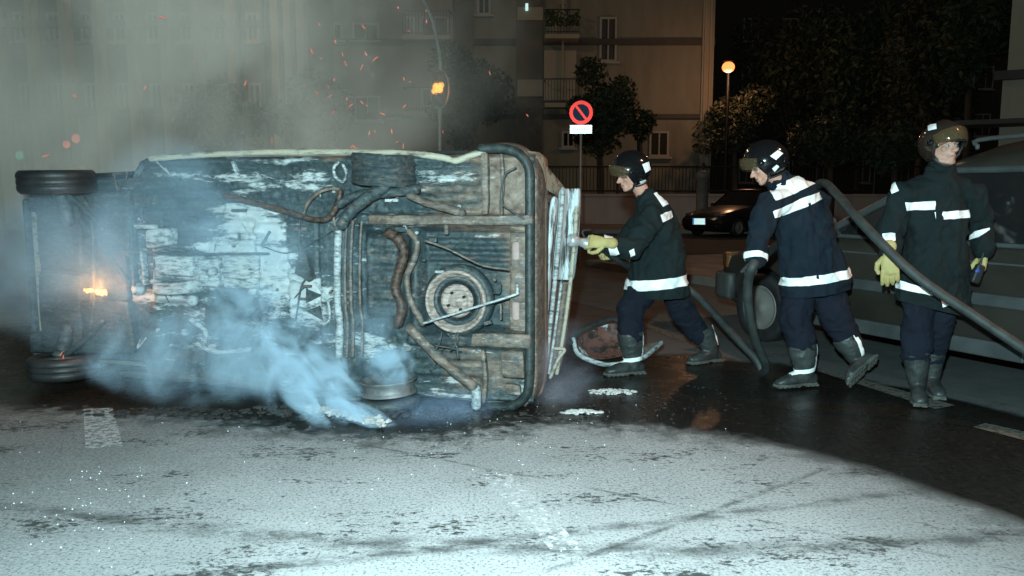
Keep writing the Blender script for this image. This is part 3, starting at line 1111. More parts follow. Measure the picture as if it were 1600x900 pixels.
M['bumper_soot'] = varied('bumper_soot', (0.010, 0.016, 0.016), (0.045, 0.055, 0.05), 22, 0.55, bump=0.5, bscale=40)
# rear bumper: a dark tube round the tail, upright, turned at both ends
bm = bmesh.new()
P = [L(752, 233, 0.02), L(785, 232, 0.03), L(810, 240, 0.04), L(826, 262, 0.05), L(828, 300, 0.05), L(828, 420, 0.05), L(828, 540, 0.05), L(827, 590, 0.05), L(822, 618, 0.04), L(800, 634, 0.03), L(765, 636, 0.02)]
limb(bm, spline(P, 6), [(0.036, 0.030)] * 61, n=14)
done('rear_bumper', bm, M['bumper_soot'], car, smooth=True)
# outer skin of the bumper / tail panel, with its round upper corner
bm = bmesh.new()
rows = []
ctrl = [(742, 236), (760, 226), (788, 224), (812, 231), (830, 248), (838, 275), (839, 330), (839, 450), (839, 560), (838, 600), (832, 625), (815, 638), (780, 642)]
cp = spline([L(x, y, 0.01) for x, y in ctrl], 4)
for d_, grow in ((0.0, -0.012), (-0.03, 0.0), (-0.14, 0.012), (-0.26, 0.0), (-0.34, -0.02)):
    row_ = []
    for k, c in enumerate(cp):
        ctr = V((0.4, 0, 0.8))
        dv = V((c.x - ctr.x, 0, c.z - ctr.z)).normalized()
        row_.append(bm.verts.new(c + V((0, d_, 0)) + dv * (grow + 0.006 * noise.noise(c * 12))))
    rows.append(row_)
for a, b in zip(rows, rows[1:]):
    for k in range(len(cp) - 1):
        bm.faces.new((a[k], a[k + 1], b[k + 1], b[k]))
sk = applied('bumper_skin', bm, [('SOLIDIFY', dict(thickness=0.012))], M['b_rust'], car)

# sills along both flanks
ctube('sill', [(236, 248), (300, 243), (420, 238), (560, 238), (640, 240), (690, 246), (712, 251), (735, 243), (765, 234)], 0.020, M['b_cream'], 0.03)
ctube('sill', [(190, 583), (330, 596), (470, 612), (560, 626), (700, 640)], 0.022, M['b_dark'], 0.03)
# chassis rails and cross members
cbox('chassis_rail', 575, 336, 832, 353, 0.10, 0.07, M['b_rust'])
cbox('chassis_rail', 735, 520, 830, 545, 0.10, 0.08, M['b_rust'])
cbox('cross_member', 752, 240, 763, 336, 0.09, 0.05, M['b_rust'])
cbox('cross_member', 781, 240, 787, 336, 0.07, 0.04, M['b_rust'])
cbox('cross_member', 752, 546, 760, 632, 0.09, 0.05, M['b_rust'])
cbox('tail_bracket', 784, 548, 818, 592, 0.09, 0.06, M['b_rust'], rotd=2)
cbox('tail_bracket', 788, 600, 812, 618, 0.07, 0.05, M['b_rust'])
cbox('tail_plate', 796, 362, 822, 518, 0.05, 0.03, M['b_rust'])
for y in (392, 486):
    a = L(806, y - 24, 0.056); b = L(806, y + 24, 0.056)
    bm = bmesh.new()
    limb(bm, [a.lerp(b, .25), a.lerp(b, .75)], [(0.024, 0.01)] * 2, side=(1, 0, 0), n=14)
    done('oval_slot', bm, varied('slot_pink', (0.30, 0.2, 0.18), (0.42, 0.3, 0.27), 9, 0.8), car, smooth=True)
# wiring loop and rods
ctube('wire', [(806, 262), (790, 272), (784, 295), (785, 318), (797, 328), (818, 342)], 0.006, M['b_dark'], 0.10)
ctube('rod', [(664, 376), (700, 389), (752, 414), (794, 421)], 0.0065, M['b_rust'], 0.13)
ctube('rod', [(662, 505), (720, 487), (800, 462), (808, 456), (808, 446)], 0.0075, M['b_ash'], 0.16)
# fuel tank with pressed ribs
a = L(566, 500, 0.06); b = L(628, 362, 0.06)
bm = bmesh.new()
nx, nz = 18, 44
gv = []
for i in range(nx + 1):
    r_ = []
    for j in range(nz + 1):
        s, q = i / nx, j / nz
        e = min(sm(s, 0, .16), 1 - sm(s, .84, 1), sm(q, 0, .08), 1 - sm(q, .92, 1))
        rib = 0.02 * sm(abs(((q * 5.0) % 1) - .5) * 2, 0.55, 0.85) * sm(s, .15, .3) * (1 - sm(s, .8, .95))
        r_.append(bm.verts.new((a.x + (b.x - a.x) * s, 0.10 * e - rib - 0.03 + 0.006 * noise.noise(V((s * 5, q * 9, 1))), a.z + (b.z - a.z) * q)))
    gv.append(r_)
for i in range(nx):
    for j in range(nz):
        bm.faces.new((gv[i][j], gv[i + 1][j], gv[i + 1][j + 1], gv[i][j + 1]))
done('fuel_tank', bm, M['b_dark'], car, smooth=True)
# exhaust and heat strap round the tank
ctube('exhaust_pipe', [(608, 364), (624, 376), (631, 398), (622, 428), (618, 452), (628, 480), (622, 504)], 0.031, M['b_brown'], 0.10, n=14)
ctube('tank_strap', [(640, 362), (652, 380), (646, 408), (636, 432), (640, 466), (652, 490), (660, 505)], 0.020, M['b_rust'], 0.06)
ctube('trailing_arm', [(640, 512), (664, 538), (700, 572), (738, 602)], 0.031, M['b_rust'], 0.12, n=14)
ctube('trailing_arm', [(640, 305), (664, 316), (700, 326), (722, 332)], 0.026, M['b_rust'], 0.10)
ctube('axle_beam', [(600, 292), (570, 312), (545, 334), (534, 350)], 0.040, M['b_dark'], 0.13, n=14)
ctube('axle_beam', [(650, 296), (620, 300), (560, 305), (530, 318)], 0.03, M['b_dark'], 0.10, n=12)
ctube('shock_absorber', [(738, 598), (744, 612), (744, 634)], 0.030, M['b_ash'], 0.10)
for k_, (x, y, x2, y2) in enumerate(((690, 520, 672, 556), (700, 522, 716, 560), (715, 520, 704, 548), (680, 540, 720, 548))):
    ctube('charred_wire', [(x, y), ((x + x2) / 2 + 5, (y + y2) / 2), (x2, y2)], 0.006, M['b_dark'], 0.13)
# fluid lines
for x, r, m_ in ((528, 0.024, 'b_ash'), (540, 0.009, 'b_rust'), (549, 0.011, 'b_rust'), (563, 0.009, 'b_rust')):
    ctube('pipe', [(x + 2, 346), (x, 380), (x - 1, 430), (x, 480), (x + 3, 505), (x + 2, 556)], r, M[m_], 0.06)
ctube('pipe', [(352, 305), (395, 316), (440, 328), (486, 342), (512, 341), (526, 322), (532, 300)], 0.019, M['b_brown'], 0.11)
ctube('pipe', [(474, 334), (482, 316), (500, 300), (522, 294), (534, 300)], 0.012, M['b_rust'], 0.08)
ctube('pipe', [(534, 312), (522, 326), (522, 345), (528, 358)], 0.010, M['b_rust'], 0.09)
ctube('cable', [(468, 345), (469, 390), (478, 430), (470, 450), (462, 500)], 0.006, M['b_dark'], 0.08)
ctube('cable', [(410, 385), (450, 395), (500, 372), (520, 360)], 0.004, M['b_dark'], 0.07)
bm = bmesh.new()
prism(bm, [L(x, y, 0.10) for x, y in ((468, 390), (476, 392), (488, 434), (482, 440), (460, 426))], (0, -0.05, 0))
done('bracket', bm, M['b_dark'], car)
for tri in ([(478, 452), (502, 462), (478, 474)], [(478, 486), (498, 478), (506, 502)]):
    bm = bmesh.new()
    prism(bm, [L(x, y, 0.035) for x, y in tri], (0, -0.02, 0))
    done('floor_hole', bm, M['b_dark'], car)
ctube('heat_shield_edge', [(496, 445), (512, 470), (514, 500), (500, 506)], 0.008, M['b_ash'], 0.05)
# engine bay: gearbox, sump, engine mounts
for (x0, y0, x1, y1, o_, th, m_, rd) in ((225, 358, 262, 386, 0.14, 0.12, 'b_ash', 6), (240, 398, 300, 432, 0.16, 0.16, 'b_ash', -3), (236, 440, 300, 462, 0.12, 0.14, 'b_ash', 2),
                                         (300, 405, 340, 450, 0.08, 0.1, 'b_ash', 0), (150, 380, 200, 470, 0.04, 0.15, 'b_dark', 3), (120, 480, 210, 540, 0.02, 0.12, 'b_dark', -8),
                                         (345, 398, 404, 452, 0.07, 0.05, 'b_ash', 0), (130, 330, 190, 370, 0.0, 0.1, 'b_dark', 5)):
    cbox('engine_block', x0, y0, x1, y1, o_, th, M[m_], 0.02, rd)
for (x0, y0, x1, y1, m_) in ((219, 388, 226, 446, 'b_ash'), (201, 300, 207, 460, 'b_dark'), (208, 352, 240, 359, 'b_ash')):
    cbox('subframe_bar', x0, y0, x1, y1, 0.13, 0.05, M[m_], 0.006)
ctube('subframe_bar', [(180, 392), (230, 394), (300, 397), (420, 396)], 0.008, M['b_dark'], 0.12)
for (x, y, r) in ((238, 380, .03), (215, 452, .035), (300, 470, .03), (318, 434, .03), (330, 424, .028), (265, 410, .035), (395, 455, .02), (288, 520, 0.02)):
    c = L(x, y, 0.10)
    bm = bmesh.new()
    lathe(bm, [(r * 1.2, -0.03), (r * 1.2, 0.01), (r * .8, 0.014), (r * .7, 0.03), (0.001, 0.032)], Matrix.Translation(c) @ align((0, 1, 0)).to_4x4(), 14)
    done('engine_boss', bm, M['b_ash'], car, smooth=True)
ctube('drive_shaft', [(90, 300), (130, 350), (180, 410), (200, 440)], 0.02, M['b_dark'], 0.03)
ctube('drive_shaft', [(95, 555), (150, 500), (195, 460)], 0.02, M['b_dark'], 0.03)
ctube('anti_roll_bar', [(110, 290), (140, 330), (146, 420), (142, 510), (112, 560)], 0.013, M['b_dark'], 0.05)
ctube('exhaust_downpipe', [(300, 500), (322, 520), (318, 540), (340, 550), (390, 546)], 0.016, M['b_ash'], 0.10)
for (x0, y0, x1, y1, o_, rd) in ((54, 306, 128, 420, 0.05, 2), (120, 300, 204, 400, 0.03, -2), (56, 425, 130, 552, 0.05, -3), (124, 470, 208, 556, 0.06, 3)):
    cbox('engine_undertray', x0, y0, x1, y1, o_, 0.10, M['b_dark'], 0.02, rd)
cbox('front_valance', 40, 304, 130, 330, 0.04, 0.12, M['b_dark'], 0.02)
cbox('front_valance', 44, 520, 130, 556, 0.04, 0.12, M['b_dark'], 0.02)
cbox('radiator_crossmember', 38, 312, 52, 556, -0.02, 0.10, M['b_dark'], 0.02)
cbox('crossmember_plate', 60, 300, 120, 330, -0.02, 0.08, M['b_dark'])
cbox('crossmember_plate', 60, 530, 120, 556, -0.02, 0.08, M['b_dark'])
# more clutter on the floor pan: seam strips, brackets, clamps
rnd = random.Random(5)
for k_ in range(95):
    x = rnd.uniform(180, 800)
    y = rnd.uniform(262, 600)
    c = L(x, y, 0.03)
    ln = rnd.uniform(0.03, 0.12)
    bm = bmesh.new()
    if k_ % 3 == 0:
        lathe(bm, [(0.011, -0.01), (0.011, 0.008), (0.006, 0.010), (0.006, 0.018), (0.001, 0.019)], Matrix.Translation(c) @ align((0, 1, 0)).to_4x4(), 8)
    elif k_ % 3 == 1:
        q_ = [c, c + V((rnd.uniform(-.06, .06), 0.02, rnd.uniform(-.06, .06))), c + V((rnd.uniform(-.12, .12), 0.0, rnd.uniform(-.12, .12)))]
        limb(bm, spline(q_, 5), [0.0045] * 11, n=6)
    else:
        v = box(bm, c, (ln, 0.03, rnd.uniform(0.008, 0.03)), Matrix.Rotation(rnd.choice((0, 0, PI / 2, rnd.uniform(0, 3))), 3, 'Y'), 0.004)
    done(('floor_bolt', 'charred_wire', 'floor_bracket')[k_ % 3], bm, M[rnd.choice(('b_dark', 'b_rust', 'b_ash', 'b_floor', 'b_dark'))] if 0 else M[rnd.choice(('b_dark', 'b_rust', 'b_ash', 'b_dark'))], car)

# spare wheel rim lying in the boot well, seen face on
sp = L(712, 471, 0.06)
spare = empty('spare_wheel', (0, 0, 0))
spare.parent = car
T_ = Matrix.Translation(sp) @ align((0, 1, 0)).to_4x4()
bm = bmesh.new()
lathe(bm, [(0.188, -0.10), (0.196, -0.02), (0.198, 0.012), (0.190, 0.022), (0.176, 0.016), (0.172, -0.010), (0.158, -0.02), (0.146, -0.055), (0.125, -0.06), (0.105, -0.028), (0.09, -0.012), (0.075, -0.012), (0.07, -0.02), (0.045, -0.022), (0.04, -0.006), (0.001, -0.004)], T_, 48)
done('rim', bm, M['b_rim'], spare, smooth=True)
bm = bmesh.new()
for k_ in range(8):
    a_ = k_ * PI / 4 + 0.2
    lathe(bm, [(0.013, -0.03), (0.013, -0.022), (0.001, -0.0215)], T_ @ Matrix.Translation((0.118 * math.cos(a_), 0.118 * math.sin(a_), -0.018)), 10)
for k_ in range(4):
    a_ = k_ * PI / 2 + 0.5
    lathe(bm, [(0.009, -0.02), (0.009, 0.012), (0.001, 0.013)], T_ @ Matrix.Translation((0.058 * math.cos(a_), 0.058 * math.sin(a_), -0.010)), 8)
done('hub_holes', bm, M['soot'], spare)
bm = bmesh.new()
lathe(bm, [(0.156, -0.03), (0.150, -0.022), (0.128, -0.030), (0.124, -0.04)], T_, 40)
done('rim_well', bm, M['b_dark'], spare, smooth=True)
bm = bmesh.new()
lathe(bm, [(0.20, -0.13), (0.225, -0.11), (0.228, -0.06), (0.21, -0.03), (0.197, -0.03)], T_, 40)
done('burnt_tyre', bm, M['b_dark'], spare, smooth=True)


def wheel_parts(parent, c, r, wd, axis, tyre=True, rim_mat=None, hub=None, n=36, tread=True):
    """wheel centred at c, axle along axis; outer face towards +axis"""
    T = Matrix.Translation(c) @ align(axis).to_4x4()
    h = wd / 2
    ri = r * 0.62
    if tyre:
        bm = bmesh.new()
        lathe(bm, [(ri, -h * .86), (ri * 1.08, -h), (r * .9, -h * 1.04), (r * .97, -h * .86), (r, -h * .6), (r, -h * .34), (r * .975, -h * .30), (r * .975, -h * .24), (r, -h * .2), (r, h * .2), (r * .975, h * .24), (r * .975, h * .30), (r, h * .34), (r, h * .6), (r * .97, h * .86), (r * .9, h * 1.04), (ri * 1.08, h), (ri, h * .86)], T, n, close=True)
        done('tyre', bm, M['rubber'], parent, smooth=True)
    bm = bmesh.new()
    lathe(bm, [(ri * 1.02, -h * .9), (ri * .96, -h * .8), (ri * .9, 0), (ri * .96, h * .8), (ri * 1.03, h * .92), (ri * .97, h * .96), (ri * .9, h * .7), (ri * .7, h * .62), (ri * .55, h * .75), (ri * .25, h * .78), (ri * .2, h * .9), (0.001, h * .92)], T, n)
    rim = done('rim', bm, rim_mat or M['b_dark'], parent, smooth=True)
    return T


for (y0_, y1_) in ((296, 345), (560, 515)):
    ctube('suspension_strut', [(92, y0_), (100, (y0_ + y1_) / 2), (104, y1_)], 0.045, M['b_dark'], 0.14, n=12)
    ctube('wishbone', [(92, y0_), (125, (y0_ + y1_) / 2), (160, y1_ + (12 if y0_ < 400 else -12))], 0.022, M['b_dark'], 0.12)
# front wheels with tyres, rear wheel below a bare rim, rear wheel above burnt away to a drum
def car_wheel(px, py, o, r, wd, tyre, mat=None, tilt=0.0, label=None):
    c = L(px, py, o)
    e = empty('wheel', (0, 0, 0))
    e.parent = car
    if label: e['label'] = label
    ax = V((0.0, math.sin(tilt), math.cos(tilt)))
    wheel_parts(e, c, r, wd, ax if c.z > 0.8 else -ax, tyre, mat)
    return e


car_wheel(89, 284, 0.19, 0.24, 0.15, True, None, 0.03)
car_wheel(99, 572, 0.19, 0.225, 0.145, True, None, -0.03)
e = empty('wheel'); e.parent = car
e['label'] = 'bare steel rim with its tyre burnt away'
c = L(606, 604, 0.14)
bm = bmesh.new()
T_ = Matrix.Translation((c.x, 0.12, c.z)) @ Matrix.Rotation(R_(4), 4, 'Y')
lathe(bm, [(0.12, -0.04), (0.178, -0.046), (0.180, -0.04), (0.166, -0.03), (0.162, -0.012), (0.162, 0.012), (0.168, 0.03), (0.184, 0.04), (0.184, 0.046), (0.176, 0.046), (0.155, 0.02), (0.10, 0.01), (0.06, 0.02), (0.001, 0.02)], T_, 40)
done('rim', bm, varied('bare_steel', (0.10, 0.10, 0.10), (0.26, 0.26, 0.26), 12, 0.55, 0.3), e, smooth=True)
bm = bmesh.new()
lathe(bm, [(0.15, -0.13), (0.19, -0.12), (0.19, -0.075), (0.12, -0.07)], T_, 30)
done('burnt_tyre', bm, M['b_dark'], e, smooth=True)
# upper rear wheel: charred ridged drum seen edge-on
e = empty('wheel'); e.parent = car
e['label'] = 'charred ridged remains of the upper rear wheel'
a = L(540, 262, 0.14); b = L(640, 266, 0.14)
c = (a + b) / 2
rr_ = abs(a.x - b.x) / 2
bm = bmesh.new()
prf = [(0.001, -0.1)]
for i in range(13):
    z_ = -0.1 + 0.19 * i / 12
    prf.append((rr_ * (1.0 if i % 2 else 0.955), z_))
prf.append((0.001, 0.09))
lathe(bm, prf, Matrix.Translation((c.x, 0.02, c.z)) @ Matrix.Rotation(R_(-3), 4, 'Y'), 36)
for v in bm.verts: v.co += V((noise.noise(v.co * 9), noise.noise(v.co * 9 + V((3, 3, 3))), noise.noise(v.co * 9 + V((8, 3, 3))))) * 0.012
done('burnt_tyre', bm, M['b_dark'], e, sharp=50)
ctube('brake_pipe', [(528, 254), (522, 262), (524, 276), (536, 284), (541, 270), (536, 258)], 0.010, M['b_ash'], 0.06)

# tail: scorched rear wing and the tailgate hanging out behind
def wpt(px, py, Y):
    p = at(px, py, Y) - CO
    return V((p.dot(EU), p.dot(EN), p.z))


def sheet(name, rows, mat, th=0.01, sub=2, crumple=0.0):
    bm = bmesh.new()
    g_ = [[bm.verts.new(p + V((noise.noise(p * 6), noise.noise(p * 6 + V((4, 1, 0))), noise.noise(p * 6 + V((0, 7, 2))))) * crumple) for p in r] for r in rows]
    for a_, b_ in zip(g_, g_[1:]):
        for k_ in range(len(a_) - 1):
            bm.faces.new((a_[k_], a_[k_ + 1], b_[k_ + 1], b_[k_]))
    return applied(name, bm, [('SOLIDIFY', dict(thickness=th, offset=0)), ('SUBSURF', dict(levels=sub, render_levels=sub))], mat, car)


sheet('rear_wing', [[wpt(836, 236, 5.05), wpt(852, 256, 5.3), wpt(872, 280, 5.6), wpt(888, 300, 5.9)],
                    [wpt(838, 262, 5.02), wpt(852, 275, 5.28), wpt(870, 292, 5.55), wpt(882, 306, 5.85)],
                    [wpt(839, 290, 5.0), wpt(852, 296, 5.25), wpt(866, 304, 5.5), wpt(876, 312, 5.8)]], M['b_cream'], 0.02, 2, 0.008)
sheet('rear_wing', [[wpt(839, 296, 5.0), wpt(852, 300, 5.25), wpt(866, 307, 5.5), wpt(876, 316, 5.8)],
                    [wpt(842, 318, 5.1), wpt(852, 318, 5.3), wpt(862, 318, 5.5), wpt(872, 322, 5.75)]], M['b_rust'], 0.02, 1, 0.01)
# hatch: tall panel with ridges, from (875..905, 292) down to (852..880, 585)
rows = []
for t_ in [i / 10 for i in range(11)]:
    y = 293 + (585 - 293) * t_
    xl = 874 + (846 - 874) * (t_ ** 1.1)
    xr = 907 + (874 - 907) * (t_ ** 1.7)
    row_ = []
    for s_, dY in ((0.0, 0.0), (0.14, -0.055), (0.22, -0.05), (0.30, 0.01), (0.5, 0.015), (0.68, 0.0), (0.8, -0.03), (0.9, -0.045), (1.0, 0.01)):
        row_.append(wpt(xl + (xr - xl) * s_, y, 5.55 + dY - 0.25 * (1 - t_) * 0 + s_ * 0.10))
    rows.append(row_)
hatch = sheet('tailgate', rows[:6], M['b_panel'], 0.022, 2, 0.006)
sheet('tailgate_lower', rows[5:], M['b_rust'], 0.020, 2, 0.008)
for (s0, s1, r_, m_, ta, tb) in ((0.16, 0.18, 0.016, 'b_ash', 0.0, 1.0), (0.84, 0.86, 0.014, 'b_cream', 0.1, 1.0), (0.5, 0.42, 0.010, 'b_ash', 0.5, 1.0)):
    pts_ = []
    for q_ in range(9):
        t_ = ta + (tb - ta) * q_ / 8
        y = 296 + (583 - 296) * t_
        xl = 874 + (846 - 874) * (t_ ** 1.1)
        xr = 907 + (874 - 907) * (t_ ** 1.7)
        s_ = s0 + (s1 - s0) * t_
        pts_.append(wpt(xl + (xr - xl) * s_, y, 5.49 + s_ * 0.10))
    bm = bmesh.new()
    limb(bm, pts_, [(r_, r_)] * 9, n=10)
    done('tailgate_strip', bm, M[m_], car, smooth=True)
rows = []
for t_ in [i / 8 for i in range(9)]:
    y = 305 + (600 - 305) * t_
    xl = 866 + (838 - 866) * t_
    rows.append([wpt(xl - 6, y, 5.35), wpt(xl + 1, y, 5.30), wpt(xl + 8, y, 5.42)])
sheet('tailgate_frame', rows, M['b_panel'], 0.018, 1, 0.006)
rows = []
for t_ in [i / 6 for i in range(7)]:
    y = 330 + (600 - 330) * t_
    rows.append([wpt(842 - 2 * t_, y, 5.08), wpt(850 - 3 * t_, y, 5.22), wpt(861 - 10 * t_, y, 5.38)])
sheet('tail_panel', rows, M['b_brown'], 0.012, 1, 0.01)
bm = bmesh.new()
limb(bm, spline([wpt(868, 545, 5.5), wpt(878, 545, 5.5), wpt(882, 548, 5.5), wpt(872, 562, 5.5), wpt(860, 590, 5.45)], 4), [0.012] * 17, n=8)
done('hatch_hinge', bm, M['b_cream'], car, smooth=True)
c = wpt(843, 353, 5.03)
bm = bmesh.new()
ball(bm, c, 0.03, seg=12)
done('tow_eye', bm, M['b_ash'], car, smooth=True)

# flames in the engine bay
M['flame'] = emit('flame', (1.0, 0.32, 0.07), 2.4)
fl = empty('engine_fire', CO, PI - PHI, 'small orange flame licking inside the engine bay', 'flame')
for (x, y, r) in ((139, 455, 0.045), (158, 458, 0.055)):
    c = L(x, y, 0.16)
    bm = bmesh.new()
    ball(bm, c, (r * 0.85, 0.02, r * 0.28), seg=20)
    for v in bm.verts:
        d = v.co - c
        v.co += V((0, 0, 0.03 * max(0, noise.noise(v.co * 40 + V((x, 0, 0)))) + 0.015 * noise.noise(v.co * 70))) + d * 0.25 * noise.noise(v.co * 30)
    done('flame', bm, M['flame'], fl, smooth=True)
lamp('fire_light', 'POINT', L(150, 450, 0.25), 7, (1.0, 0.36, 0.1), 0.05, fl)

# rubble under and behind the wreck
def chunk(bm, c, s, seed, flat=0.5):
    vs = bmesh.ops.create_icosphere(bm, subdivisions=1, radius=s, matrix=Matrix.Translation(c))['verts']
    for v in vs:
        d = v.co - c
        v.co = c + V((d.x, d.y, d.z * flat)) * (1 + 0.55 * noise.noise(V((seed, 0, 0)) + d * (1.3 / s)))


M['ash_white'] = varied('ash_white', (0.45, 0.45, 0.43), (0.75, 0.75, 0.73), 25, 0.9)
M['char'] = varied('char', (0.012, 0.012, 0.012), (0.04, 0.036, 0.032), 25, 0.85, bump=0.5)
rnd = random.Random(3)


def pile(name, c, rx, ry, n, smin, smax, mat, label, cat='ash', hgt=0.02):
    bm = bmesh.new()
    for i in range(n):
        a_ = rnd.uniform(0, 2 * PI)
        q_ = rnd.random() ** 0.7
        p = V((c[0] + rx * q_ * math.cos(a_), c[1] + ry * q_ * math.sin(a_), 0.004 + hgt * (1 - q_) * rnd.random()))
        chunk(bm, p, rnd.uniform(smin, smax), i * 1.7, 0.45)
    return tag(done(name, bm, mat, smooth=False), label, cat, kind='stuff')


g1 = gnd(955, 613); g2 = gnd(908, 645)
pile('ash', (g1.x, g1.y), 0.17, 0.07, 120, 0.004, 0.018, M['ash_white'], 'white ash scattered in front of the crumpled bumper')
pile('ash', (g2.x, g2.y), 0.13, 0.05, 110, 0.004, 0.018, M['ash_white'], 'white ash heap near the tail of the wreck')
pile('char_rubble', (-1.2, 4.75), 1.5, 0.16, 260, 0.006, 0.03, M['char'], 'charred crumbs along the foot of the wreck', 'rubble')
pile('char_rubble', (0.6, 5.1), 0.9, 0.6, 200, 0.003, 0.012, M['char'], 'charred crumbs on the wet road', 'rubble', 0.0)
# burning trim spitting thick smoke
sg = gnd(560, 662)
bm = bmesh.new()
for i in range(60):
    t_ = i / 59
    p = gnd(480 + 125 * t_, 646 + 24 * t_)
    chunk(bm, V((p.x + rnd.uniform(-.02, .02), p.y + rnd.uniform(-.03, .03), 0.02 + 0.03 * rnd.random())), rnd.uniform(0.012, 0.035), i * 2.1, 0.7)
tag(done('smouldering_trim', bm, varied('hot_ash', (0.25, 0.22, 0.2), (0.65, 0.64, 0.62), 20, 0.9)), 'strip of smouldering trim on the ground under the thickest smoke', 'debris')
# glints of broken glass on the dry road
M['crumb_glass'] = NT('crumb_glass').set((0.75, 0.85, 0.85), 0.15).m
bm = bmesh.new()
for i in range(210):
    px, py = rnd.uniform(20, 1150), rnd.uniform(640, 890)
    if i % 3 == 0: px, py = rnd.gauss(130, 90), rnd.gauss(785, 40)
    if i % 3 == 1: px, py = rnd.gauss(800, 170), rnd.gauss(680, 28)
    p = gnd(px, max(610, py))
    chunk(bm, V((p.x, p.y, 0.003)), rnd.uniform(0.0012, 0.004), i, 0.8)
tag(done('glass_crumbs', bm, M['crumb_glass']), 'tiny crumbs of shattered glass strewn on the road', 'broken glass', kind='stuff')

# crumpled bumper lying on the road beside the front boot
bp = empty('crumpled_bumper', (gnd(960, 572).x, gnd(960, 572).y, 0), 0, 'crumpled scorched bumper lying on the road by the leading boot', 'bumper')


def bl(px, py, Y):
    return at(px, py, Y) - bp.location


def sheet2(name, rows, mat, parent, th=0.01, cr=0.008, sub=2):
    bm = bmesh.new()
    g_ = [[bm.verts.new(p + V((noise.noise(p * 9), noise.noise(p * 9 + V((4, 1, 0))), noise.noise(p * 9 + V((0, 7, 2))))) * cr) for p in r] for r in rows]
    for a_, b_ in zip(g_, g_[1:]):
        for k_ in range(len(a_) - 1):
            bm.faces.new((a_[k_], a_[k_ + 1], b_[k_ + 1], b_[k_]))
    return applied(name, bm, [('SOLIDIFY', dict(thickness=th, offset=0)), ('SUBSURF', dict(levels=sub, render_levels=sub))], mat, parent)


M['bp_panel'] = M['b_rust']
t = NT('scorched_red')
co = t.co()
f = t.ramp(t.noise(co, 9, 7, 0.7), [(0.42, 0.0), (0.5, 1.0)])
f2 = t.ramp(t.noise(co, 7, 6, 0.65), [(0.55, 0.0), (0.62, 1.0)])
t.set(t.mix(f2, t.mix(f, (0.02, 0.018, 0.016), (0.14, 0.05, 0.035)), (0.4, 0.42, 0.42)), 0.7)
t.bump(t.noise(co, 30, 5), 0.5)
M['bp_in'] = t.m
# inner hollow, upper dark edge, pale lower lip
sheet2('hollow_inside', [[bl(898, 528, 6.1), bl(925, 515, 6.2), bl(958, 500, 6.28), bl(975, 512, 6.2)],
                         [bl(903, 545, 6.1), bl(930, 538, 6.25), bl(960, 532, 6.3), bl(990, 540, 6.2)],
                         [bl(912, 560, 5.98), bl(940, 563, 6.05), bl(972, 560, 6.05), bl(1010, 548, 6.05)]], M['bp_in'], bp, 0.012, 0.02)
bm = bmesh.new()
P = [bl(972, 505, 6.25), bl(955, 498, 6.25), bl(925, 508, 6.15), bl(898, 522, 6.05), bl(893, 535, 6.0)]
limb(bm, spline(P, 5), [(0.035, 0.02)] * 21, n=10)
done('upper_edge', bm, M['char'], bp, smooth=True)
bm = bmesh.new()
P = [bl(896, 530, 6.0), bl(902, 551, 5.96), bl(922, 563, 5.93), bl(950, 570, 5.9), bl(985, 566, 5.9), bl(1008, 557, 5.93), bl(1033, 536, 6.1)]
limb(bm, spline(P, 5), [(0.016, 0.022)] * 31, n=10)
done('lower_lip', bm, M['b_ash'], bp, smooth=True)
sheet2('torn_end', [[bl(1000, 540, 6.2), bl(1015, 535, 6.2), bl(1031, 534, 6.15)], [bl(1000, 556, 6.0), bl(1015, 550, 6.05), bl(1032, 540, 6.1)]], M['b_rust'], bp, 0.01, 0.01)

